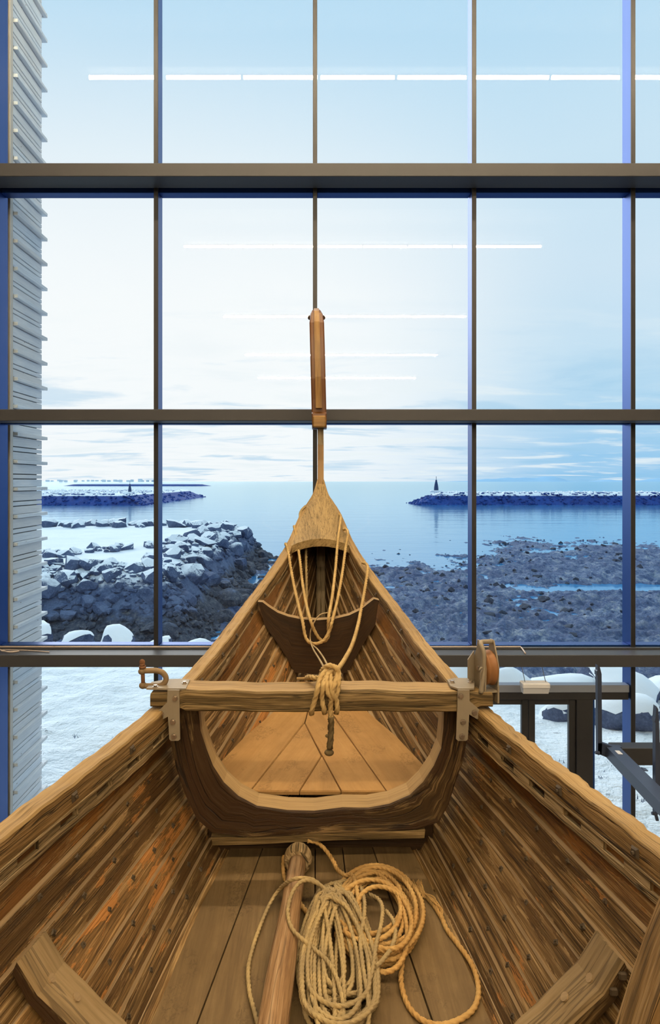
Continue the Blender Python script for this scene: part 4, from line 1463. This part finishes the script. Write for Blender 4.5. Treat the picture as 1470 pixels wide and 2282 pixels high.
# ---------------------------------------------------------------- near ribs resting on the planking
def rib(side, name='rib'):
    rings = []
    seq = []
    Dn, Df = 1.79, 1.915
    # path down the side from the upper end to the floor
    prof_ = [(0.0, 2, 0.15), (0.33, 2, 0.9), (0.0, 4, 0.0), (0, 5, 0.2), (0, 6, 0.3), (0, 7, 0.0)]
    keys = [(2, 0.02), (2, 0.9), (3, 0.8), (4, 0.8), (5, 0.8), (6, 0.9), (7, 0.2)]
    for i, (k, t) in enumerate(keys):
        def hp(D):
            x1, z1 = SE[k].at(D); x2, z2 = SE[k + 1].at(D)
            return Vector((side * (x1 + (x2 - x1) * t) + YAW * D, D, z1 + (z2 - z1) * t))
        seq.append((hp(Dn), hp(Df)))
    for i, (a, b) in enumerate(seq):
        a0 = seq[max(i - 1, 0)][0]; a1 = seq[min(i + 1, len(seq) - 1)][0]
        t = (a1 - a0).normalized()
        n = t.cross(Vector((0, 1, 0)))
        if n.x * side > 0: n = -n
        n.normalize()
        th = (0.048, 0.056, 0.062, 0.066, 0.070, 0.072, 0.074)[i]
        th0 = 0.012
        up = Vector((0, 0, 0))
        e = t * (-0.02 if i == 0 else 0)
        rings.append([a + n * th0, a + n * (th - 0.012) + e, a + n * th + Vector((0, 0.010, 0)) + e, b + n * th - Vector((0, 0.010, 0)) + e, b + n * (th - 0.012) + e, b + n * th0])
    r = loft(name, rings, M['frame'], ship)
    r.data.materials.append(M['rib'])
    for p in r.data.polygons:
        vs = {q % 6 for q in p.vertices}
        if (len(p.vertices) == 4 and vs <= {1, 2, 3, 4}) or (len(p.vertices) == 6 and max(p.vertices) < 6): p.material_index = 1
    # wooden pegs on the inner face
    for i, q in ((1, 0.4), (2, 0.5)):
        c = (rings[i][2] * (1 - q) + rings[i][3] * q)
        n = (rings[i][2] - rings[i][0]); n = n - Vector((0, n.y, 0)); n.normalize()
        pg = MB().tube([c - n * 0.01, c + n * 0.003], 0.013, 10)
        sub(pg.build('peg', M['ledge']), r)
    return r, rings
rbl, _ = rib(-1)
rbr, rg = rib(1)
for (x, y) in ((1366, 2146), (1342, 2182)):
    pass
c = rg[0][1] * 0.5 + rg[0][0] * 0.5
for t in (0.25, 0.75):
    q = (rg[0][0] * 0.5 + rg[0][1] * 0.5) * (1 - t) + (rg[1][0] * 0.5 + rg[1][1] * 0.5) * t
    sub(MB().bbox(tuple(q - Vector((0.011, 0.008, 0.011))), tuple(q + Vector((0.011, 0.004, 0.011))), 0.004).build('bolt', M['rove']), rbr)
# stout leaning timber at the lower right corner
p0, p1 = Vector((0.80, 1.42, -0.90)), Vector((0.60, 1.50, -1.62))
t = (p1 - p0).normalized(); s_ = Vector((0, 1, 0)); n = t.cross(s_).normalized()
rings = []
for q in np.linspace(0, 1, 8):
    c = p0 + (p1 - p0) * q
    w = 0.045 + 0.003 * math.sin(q * 9)
    rings.append([c - n * w - s_ * 0.05, c + n * w - s_ * 0.05, c + n * w + s_ * 0.05, c - n * w + s_ * 0.05])
loft('stanchion', rings, M['rail_in'], ship)

# cradle that carries the ship in the hall
cr = empty('ship_cradle', B(0, 3.0, FLOOR), 'dark steel cradle posts carrying the keel of the ship', 'cradle')
for D, zt in ((-2.0, -1.95), (1.0, -1.95), (3.0, -1.93)):
    MB().bbox((B(-0.07, D, 0).x, D - 0.07, FLOOR), (B(0.07, D, 0).x, D + 0.07, zt), 0.006).build('post', M['hanger'], cr)
    MB().bbox((B(-0.4, D, 0).x, D - 0.12, FLOOR), (B(0.4, D, 0).x, D + 0.12, FLOOR + 0.02), 0.004).build('foot_plate', M['hanger'], cr)

# ---------------------------------------------------------------- pulley block on the right end of the beam
blk = MB()
bx, by, bz_ = 0.0, 0.0, 0.0
Rz = Matrix.Translation(W(1083, 1534, 2.87)) @ Matrix.Rotation(math.radians(14), 4, 'Z')
k_ = 2.87 / F
def L(x, y, z): return Rz @ Vector((x, y, z))
def cheek(x, extra=0.0):
    poly = [(-0.045, 0.0), (0.05, 0.0), (0.055, 0.12), (0.03, 0.16), (0.02, 0.205), (-0.01, 0.205), (-0.035, 0.15), (-0.052, 0.10)]
    blk.prism([L(x, yy, zz) for yy, zz in poly], L(0.006, 0, 0) - L(0, 0, 0))
cheek(-0.031); cheek(0.027)
# stiffening flanges
blk.prism([L(-0.031, 0.05, 0.0), L(-0.062, 0.045, 0.035), L(-0.062, 0.045, 0.115), L(-0.031, 0.05, 0.15)], L(0, 0.006, 0) - L(0, 0, 0))
blk.prism([L(0.033, 0.02, 0.0), L(0.052, 0.015, 0.02), L(0.055, 0.015, 0.115), L(0.036, 0.02, 0.15)], L(0, 0.006, 0) - L(0, 0, 0))
blk.prism([L(-0.033, -0.045, -0.006), L(0.035, -0.045, -0.006), L(0.035, 0.055, -0.006), L(-0.033, 0.055, -0.006)], (0, 0, 0.008))
blk.prism([L(0.026, -0.050, -0.05), L(0.034, -0.050, -0.05), L(0.034, -0.050, 0.02), L(0.026, -0.050, 0.02)], L(0, 0.09, 0) - L(0, 0, 0))
pb = blk.build('pulley_block', M['steel'], ship)
hp_ = MB().tube(catmull([L(0.03, 0.0, 0.198), L(-0.01, -0.002, 0.200), L(-0.030, -0.01, 0.200), L(-0.036, -0.03, 0.185), L(-0.033, -0.042, 0.16), L(-0.036, -0.045, 0.10), L(-0.042, -0.05, 0.06), L(-0.054, -0.055, 0.0)], 0.008), 0.0098, 10)
sub(hp_.build('handle', M['steel'], smooth=True), pb)
rings = []
for x, r in ((-0.020, 0.02), (-0.020, 0.074), (-0.013, 0.073), (0.0, 0.066), (0.013, 0.073), (0.020, 0.074), (0.020, 0.02)):
    rings.append([L(x, 0.004 + r * math.cos(a), 0.088 + r * math.sin(a)) for a in np.linspace(0, 2 * math.pi, 25)[:-1]])
sub(loft('sheave', rings, M['sheave'], smooth=True), pb)
ax = MB().tube([L(-0.040, 0.004, 0.088), L(0.040, 0.004, 0.088)], 0.010, 8)
sub(ax.build('axle', M['bolt']), pb)
hk = MB().tube(catmull([L(-0.05, -0.045, 0.05), L(-0.052, -0.05, 0.08), L(-0.046, -0.055, 0.10), L(-0.054, -0.058, 0.108), L(-0.062, -0.055, 0.095)], 0.004), 0.004, 6)
sub(hk.build('hook', M['steel'], smooth=True), pb)

# ================================================================== LOOSE THINGS
# rusty shackle on the left end of the beam
sc = empty('shackle', W(342, 1530, 2.86), 'rusty iron bow shackle with screw pin at the left end of the crossbeam', 'shackle')
def sp(x, y, d=2.86): return W(x, y, d)
bow = [sp(317, 1495), sp(330, 1494.5), sp(348, 1494.5), sp(362, 1499), sp(369.5, 1510), sp(367, 1521), sp(356, 1528), sp(340, 1528.5), sp(319, 1528.5)]
mb = MB().tube(catmull(bow, 0.004), 0.0118, 12)
mb.sphere(sp(316.5, 1496), 0.0170, 12, 8, (1, 1, 0.85)).sphere(sp(318.5, 1527.5), 0.0170, 12, 8, (1, 1, 0.85))
mb.build('bow', M['shackle'], sc, True)
mb = MB().tube([sp(319, 1530), sp(317.5, 1488)], 0.0082, 12)
mb.tube([sp(317.5, 1489), sp(317.3, 1484)], 0.0145, 12)
mb.tube([sp(317.3, 1484), sp(316.8, 1479)], 0.011, 12)
mb.sphere(sp(316.8, 1476), 0.0125, 12, 8, (1, 0.6, 1.1))
mb.build('pin', M['rust'], sc, True)

# rope over the bow with its knot on the beam
rp = empty('bow_rope', W(735, 1520, 2.86), 'thick laid hemp rope looped over the prow rails and knotted round the crossbeam', 'rope')
R1 = 0.0118
def rope(name, pts, R, mat, parent):
    mb = MB()
    rope_into(mb, pts, R)
    return mb.build(name, M[mat], parent, True)
rope('rope_loop', [W(640, 1226, 5.62), W(636, 1212, 5.52), W(641, 1225, 5.38), W(652, 1290, 5.1), W(664, 1345, 4.7), W(674, 1385, 4.40), W(680, 1418, 4.33), W(690, 1432, 4.31), W(706, 1434, 4.31), W(722, 1426, 4.32), W(734, 1405, 4.34), W(741, 1380, 4.38),
                   W(752, 1335, 4.75), W(762, 1280, 5.05), W(770, 1220, 5.35), W(775, 1190, 5.52), W(772, 1180, 5.62), W(765, 1180, 5.72)], R1, 'rope', rp)
rope('rope_loop', [W(660, 1180, 5.95), W(655, 1173, 5.85), W(659, 1190, 5.7), W(667, 1240, 5.4), W(674, 1300, 5.1), W(683, 1350, 4.7), W(691, 1380, 4.37), W(700, 1405, 4.35), W(712, 1424, 4.36), W(724, 1428, 4.36), W(732, 1415, 4.36), W(731, 1395, 4.36), W(733, 1370, 4.38),
                   W(740, 1330, 4.7), W(747, 1270, 5.1), W(753, 1200, 5.5), W(759, 1155, 5.9), W(756, 1147, 6.05), W(750, 1150, 6.12)], R1, 'rope', rp)
rope('rope_loop', [W(680, 1128, 6.18), W(671, 1138, 6.12), W(668, 1150, 6.05), W(674, 1172, 5.9), W(681, 1210, 5.65), W(682, 1260, 5.5), W(683, 1325, 5.4), W(684, 1400, 5.35)], R1, 'rope_pale', rp)
rope('rope_loop', [W(808, 1254, 5.1), W(816, 1257, 5.02), W(819, 1268, 4.92), W(814, 1305, 4.75), W(806, 1350, 4.5), W(797, 1395, 4.2), W(785, 1435, 3.85), W(770, 1465, 3.5), W(755, 1488, 3.15), W(744, 1499, 2.98), W(732, 1503, 2.92)], R1, 'rope', rp)
rope('thin_cord', [W(731, 1365, 4.42), W(713, 1370, 4.38), W(700, 1386, 4.36), W(692, 1405, 4.35), W(691, 1425, 4.34), W(697, 1445, 4.1), W(712, 1470, 3.6), W(724, 1492, 3.0)], 0.0048, 'cord', rp)
rope('thin_cord', [W(697, 1438, 4.30), W(708, 1448, 4.1), W(722, 1468, 3.6), W(732, 1490, 3.0)], 0.0048, 'cord', rp)
MB().tube([W(661, 1512, 2.955), W(762, 1512, 2.955)], 0.0055, 8).build('stick', M['rail'], rp)
KD = 2.775
rope('knot_turn', [W(683, 1511, 2.96), W(692, 1509, 2.9), W(704, 1511, 2.86), W(716, 1507, 2.84), W(726, 1496, 2.85)], R1, 'rope', rp)
rope('knot_turn', [W(720, 1520, 2.96), W(716, 1500, 2.92), W(723, 1488, 2.87), W(736, 1483, 2.85), W(749, 1489, 2.84), W(755, 1503, 2.84), W(754, 1522, 2.79), W(751, 1545, KD), W(743, 1557, KD - .01), W(733, 1549, KD - .015), W(728, 1530, 2.77), W(727, 1512, 2.80), W(733, 1498, 2.85), W(744, 1497, 2.86)], R1, 'rope', rp)
rope('knot_turn', [W(735, 1491, 2.88), W(722, 1499, 2.84), W(712, 1515, 2.80), W(707, 1537, 2.765), W(701, 1560, KD - .003), W(694, 1584, KD + .004), W(694, 1590, 2.80)], R1, 'rope', rp)
rope('knot_turn', [W(742, 1492, 2.86), W(727, 1508, 2.82), W(720, 1528, 2.77), W(717, 1555, KD), W(721, 1580, KD), W(723, 1588, 2.80)], R1, 'rope', rp)
rope('knot_turn', [W(728, 1492, 2.87), W(736, 1506, 2.83), W(737, 1525, 2.775), W(741, 1546, KD - .02), W(749, 1562, KD - .005), W(751, 1580, KD), W(749, 1588, 2.80)], R1, 'rope', rp)
rope('knot_turn', [W(748, 1494, 2.86), W(750, 1510, 2.82), W(744, 1530, 2.765), W(739, 1552, KD - .012), W(736, 1575, KD), W(736, 1590, KD + .005), W(737, 1600, KD + .01)], R1, 'rope', rp)
tl = rope('tail', [W(737, 1596, KD + .008), W(737, 1620, KD + .02), W(736, 1645, KD + .02), W(734, 1668, KD + .02)], 0.0145, 'rope_dark', rp)
mb = MB().sphere(W(733, 1677, KD + .02), 0.0175, 12, 8, (1.15, 1, 0.8))
mb.sphere(W(728, 1640, KD + 0.015), 0.007, 8, 6)
mb.build('end_knot', M['rope_dark'], rp, True)

# spar lying on the floor boards
spar = empty('spar', WZ(640, 2080, -1.63), 'round weathered wooden spar with mushroom-shaped cap lying on the floor boards', 'spar')
A = WZ(664, 1912, -1.560); Bp = WZ(607, 2290, -1.560); Cp = A + (Bp - A) * 2.0
rings = []
ps = [A + (Cp - A) * q for q in np.linspace(0, 1, 26)]
mb = MB()
mb.tube(ps, [0.033 + 0.014 * min(q * 2.2, 1) + 0.0015 * math.sin(q * 23) for q in np.linspace(0, 1, 26)], 16)
mb.build('shaft', M['pole'], spar, True)
dirn = (A - Cp).normalized()
mb = MB()
pr = [(-0.035, 0.046), (-0.030, 0.054), (-0.01, 0.058), (0.012, 0.057), (0.032, 0.050), (0.05, 0.034), (0.058, 0.012)]
mb.tube([A + dirn * d for d, r in pr], [r for d, r in pr], 18)
mb.build('cap', M['slot'], spar, True)

# coils of rope
FLZ = FZ + 0.004
def fl(x, y, h=0.01):
    return WZ(x, y, FLZ + h)
gold = empty('rope_coil', fl(860, 2050, 0), 'golden manila rope coil with a frayed end on the right of the floor boards', 'coil')
RG = 0.0092
rnd = random.Random(21)
path = []
path += [(632, 1908, .03), (631, 1930, .012), (634, 1956, .01), (645, 1975, .01), (660, 2000, .01), (675, 2022, .012), (692, 2040, .014), (715, 2050, .014)]
def coil(cx, cy, a, b, tilt, n, jit, h0, dh, ph0=0.0, k=18, sgn=1):
    out = []
    ca, sa = math.cos(tilt), math.sin(tilt)
    for i in range(n):
        ox, oy = rnd.uniform(-jit, jit), rnd.uniform(-jit, jit)
        sa_, sb_ = rnd.uniform(0.66, 1.08), rnd.uniform(0.70, 1.05)
        for j in range(k):
            w = j / k
            th = ph0 + sgn * 2 * math.pi * (j / k)
            x = a * sa_ * math.cos(th); y = b * sb_ * math.sin(th)
            out.append((cx + ox + x * ca - y * sa, cy + oy + x * sa + y * ca, h0 + dh * (i + w) + 0.006 * math.sin(th * 2 + i)))
    return out
golds = coil(846, 2046, 92, 112, -0.25, 8, 12, 0.012, 0.0068, 3.3) + coil(838, 2030, 70, 88, -0.5, 6, 20, 0.05, 0.006, 3.3)
sm_ = []
path += golds
path += [(790, 1960, .07), (768, 1950, .05), (752, 1938, .04), (744, 1922, .04), (730, 1900, .05), (715, 1884, .07), (700, 1876, .09), (685, 1874, .10)]
mb = MB()
rope_into(mb, [fl(*p) for p in path], RG)
mb.build('coil_turns', M['rope_gold'], gold, True)
tailp = [(938, 1985, .012), (952, 2000, .012), (968, 2020, .012), (984, 2046, .012), (996, 2072, .012), (1020, 2104, .012), (1046, 2140, .012), (1060, 2172, .012), (1066, 2210, .012), (1056, 2246, .012), (1028, 2270, .012),
         (985, 2284, .012), (945, 2276, .012), (915, 2250, .012), (899, 2215, .014), (893, 2180, .02), (896, 2140, .03), (890, 2110, .04), (875, 2085, .05)]
mb = MB(); rope_into(mb, [fl(*p) for p in tailp], RG * 1.02)
mb.build('tail', M['rope_gold'], gold, True)
# frayed end: loose yarns
mb = MB()
for i in range(34):
    a = rnd.uniform(-1, 1)
    p0 = fl(946 + rnd.uniform(-4, 4), 1996 + rnd.uniform(-4, 6), .012)
    p1 = fl(936 + 8 * a, 1980 + rnd.uniform(-4, 4), .022 + rnd.uniform(0, .012))
    p2 = fl(928 + 16 * a + rnd.uniform(-4, 4), 1966 + rnd.uniform(-6, 10), .012 + rnd.uniform(0, .022))
    mb.tube(catmull([p0, p1, p2], 0.006), 0.0016, 4)
for i in range(10):
    p0 = fl(945 + rnd.uniform(-3, 3), 1990, .02); p1 = fl(966 + rnd.uniform(-8, 8), 2004 + rnd.uniform(-6, 6), .03); p2 = fl(978 + rnd.uniform(-5, 8), 2024 + rnd.uniform(-5, 5), .02); p3 = fl(983 + rnd.uniform(-3, 3), 2046, .014)
    mb.tube(catmull([p0, p1, p2, p3], 0.006), 0.0014, 4)
mb.build('frayed_end', M['rope_gold'], gold)

pale = empty('rope_hank', fl(770, 2130, 0), 'pale hemp rope hank in long loops lying across spar and floor boards', 'coil')
RP = 0.0078
mb = MB()
# bulk of the hank: long loops gathered at the top
def hank(n, cx, a_lo, a_hi, top_y, bot_lo, bot_hi, h0, dh):
    out = []
    for i in range(n):
        a = rnd.uniform(a_lo, a_hi); bt = rnd.uniform(bot_lo, bot_hi); ty = top_y + rnd.uniform(-6, 40)
        c = cx + rnd.uniform(-20, 30)
        h = h0 + dh * i
        for j in range(16):
            th = -math.pi / 2 + 2 * math.pi * j / 16
            yy = (ty + bt) / 2 + (bt - ty) / 2 * math.sin(th)
            sp_ = 0.45 + 0.55 * (yy - ty) / (bt - ty) if math.sin(th) < 0.4 else 1.0
            xx = c - 12 + a * math.cos(th) * sp_ + 6 * math.sin(th)
            out.append((xx, yy, h + 0.005 * math.sin(th * 2 + i * 1.7) + 0.022 * max(0, -math.sin(th)) ** 2))
    return out
pp = hank(18, 774, 44, 122, 1968, 2215, 2300, 0.012, 0.0045)
rope_into(mb, [fl(*p) for p in pp], RP)
pp = hank(9, 752, 20, 92, 1978, 2190, 2330, 0.055, 0.0045)
rope_into(mb, [fl(*p) for p in pp], RP)
mb.build('hank_turns', M['rope_pale'], pale, True)
mb = MB()
rope_into(mb, [fl(*p) for p in [(724, 2030, .07), (726, 2000, .08), (716, 1976, .09), (697, 1961, .11), (670, 1957, .135), (645, 1963, .12), (620, 1985, .05), (598, 2020, .02), (578, 2068, .012), (562, 2115, .012), (553, 2160, .012), (556, 2210, .012), (567, 2255, .012), (580, 2300, .012), (600, 2350, .012)]], RP)
rope_into(mb, [fl(*p) for p in [(732, 2000, .08), (722, 1980, .09), (704, 1968, .11), (682, 1962, .13), (662, 1972, .135), (647, 2000, .125), (641, 2035, .115), (650, 2068, .11), (672, 2092, .10), (700, 2115, .09), (728, 2140, .09), (746, 2170, .09), (758, 2205, .09), (765, 2245, .08), (764, 2290, .07), (758, 2340, .05)]], RP)
rope_into(mb, [fl(*p) for p in [(790, 1960, .05), (803, 1975, .06), (812, 2010, .09), (810, 2050, .095), (803, 2090, .095), (808, 2150, .095), (818, 2210, .09), (822, 2260, .08), (815, 2310, .05)]], RP)
rope_into(mb, [fl(*p) for p in [(822, 1992, .05), (843, 2004, .06), (852, 2025, .075), (849, 2060, .09), (838, 2105, .095), (832, 2150, .095), (820, 2200, .09)]], RP)
rope_into(mb, [fl(*p) for p in [(860, 2030, .05), (876, 2052, .07), (881, 2080, .08), (872, 2112, .085), (852, 2140, .09), (836, 2155, .095)]], RP)
mb.build('loose_loops', M['rope_pale'], pale, True)

# hanging white emergency light by the door
el_ = empty('emergency_light', W(1193, 1540, 7.3), 'small white box light hanging on two wires in front of the door', 'light')
e0, e1 = W(1163, 1522, 7.3), W(1224, 1546, 7.3)
mb = MB()
zt, zb = e0.z, e1.z
mb.bbox((e0.x, 7.27, zt - 0.055), (e1.x, 7.40, zt), 0.008)
mb.add([(e0.x + .006, 7.275, zt - .055), (e1.x - .006, 7.275, zt - .055), (e1.x - .012, 7.30, zb), (e0.x + .012, 7.30, zb), (e0.x + .006, 7.395, zt - .055), (e1.x - .006, 7.395, zt - .055), (e1.x - .012, 7.37, zb), (e0.x + .012, 7.37, zb)],
       [(0, 3, 2, 1), (4, 5, 6, 7), (3, 7, 6, 2), (0, 4, 7, 3), (1, 2, 6, 5)])
mb.build('housing', M['white'], el_)
for x in (1170, 1216):
    p = W(x, 1523, 7.33)
    MB().tube([p, Vector((p.x, 7.44, -2.06))] if False else [p, Vector((p.x, 7.33, 6.99))] if False else [p, Vector((p.x, 7.452, -2.056))], 0.004, 6).build('wire', M['hanger'], el_)

# slate-grey steel hanger frame at right
HDp = 6.2
hf = empty('steel_hanger', W(1336, 1690, HDp), 'slate-grey steel hanging frame with sloping box arm at the right edge', 'hanger')
def q(x, y, d=HDp): return W(x, y, d)
mb = MB()
mb.prism([q(1331, 1482), q(1336, 1486), q(1340, 1502), q(1341, 1660), q(1340, 1681), q(1332, 1683), q(1331, 1505), q(1329, 1505), q(1329, 1496), q(1331, 1494)], (0, 0.05, 0), g=(0, 0, 1))
mb.build('hanger_bar', M['hanger'], hf)
mb = MB()
mb.prism([q(1332, 1657), q(1341, 1656), q(1365, 1664), q(1385, 1665), q(1385, 1692), q(1361, 1692), q(1332, 1680)], (0, 0.05, 0))
mb.tube([q(1335, 1678, HDp), q(1326, 1677, HDp)], 0.016, 8)
mb.build('end_lug', M['hanger'], hf)
# box arm running towards us and to the right
a0, a1 = q(1365, 1676, HDp), W(1480, 1795, 5.0)
d_ = (a1 - a0).normalized(); up_ = Vector((0, 0, 1)); sd = d_.cross(up_).normalized(); up2 = sd.cross(d_)
rings = []
for p in (a0, a1, a1 + d_ * 0.6):
    rings.append([p + sd * 0.06 + up2 * 0.05, p - sd * 0.06 + up2 * 0.05, p - sd * 0.06 - up2 * 0.05, p + sd * 0.06 - up2 * 0.05])
loft('box_arm', rings, M['hanger'], hf)
mb = MB(); c = a0 + d_ * 0.17 + up2 * 0.051
mb.prism([c - sd * 0.02 - d_ * 0.05, c + sd * 0.02 - d_ * 0.05, c + sd * 0.02 + d_ * 0.05, c - sd * 0.02 + d_ * 0.05], up2 * 0.002)
mb.build('sticker', M['white'], hf)
MB().bbox(tuple(q(1370, 1706, 6.25)), tuple(Vector((W(1530, 1706, 6.25).x, 6.40, W(1370, 1668, 6.25).z))), 0.004).build('cross_bar', M['doorframe'], hf)
mb = MB()
c = a0 + d_ * 0.55 + up2 * 0.05
mb.prism([c + sd * -0.06, c + sd * -0.09 + d_ * 0.02, c + sd * -0.09 + d_ * 0.08, c + sd * -0.06 + d_ * 0.08], up2 * 0.006)
mb.build('tab', M['hanger'], hf)
mb = MB()
mb.prism([W(1462, 1574, 5.6), W(1466, 1580, 5.6), W(1468, 1610, 5.6), W(1475, 1815, 5.6), W(1460, 1815, 5.6), W(1460, 1612, 5.6), W(1458, 1608, 5.6), W(1460, 1600, 5.6)], (0, 0.05, 0), g=(0, 0, 1))
mb.tube([W(1463, 1815, 5.6), W(1452, 1812, 5.6)], 0.014, 8)
mb.tube([W(1460, 1812, 5.6), W(1464, 1828, 5.6)], 0.014, 8)
mb.build('hanger_bar', M['hanger'], hf)

# cables along the window ledge
lz = -1.895
cbl = empty('ledge_cable', (-2.4, 7.6, lz), 'pale tangled cable lying on the window ledge at far left', 'cable')
def lc(x, D, h=0.008): return Vector(((x - CX) / F * D, D, lz + h - 0.027))
MB().tube(catmull([lc(0, 7.50, .05), lc(8, 7.52, .03), lc(22, 7.55), lc(45, 7.60), lc(20, 7.58), lc(4, 7.55, .02), lc(10, 7.65), lc(60, 7.63), lc(110, 7.56)], 0.02), 0.006, 6).build('cable', M['cablew'], cbl, True)
cd = empty('cable_conduit', (-2.0, 7.68, lz), 'thin pale conduit along the window ledge left of the ship', 'conduit')
MB().tube([lc(-60, 7.735, .022), lc(200, 7.735, .022), lc(330, 7.735, .020), lc(470, 7.735, .022)], 0.011, 8).build('conduit_run', M['cablew'], cd, True)
cd = empty('cable_conduit', (1.7, 7.68, lz), 'thin pale conduit along the window ledge right of the ship', 'conduit')
MB().tube(catmull([lc(940, 7.735, .022), lc(1060, 7.735, .022), lc(1150, 7.735, .022), lc(1160, 7.72, .02), lc(1166, 7.62, .008), lc(1170, 7.5, .008)], 0.03), 0.009, 8).build('conduit_run', M['cablew'], cd, True)
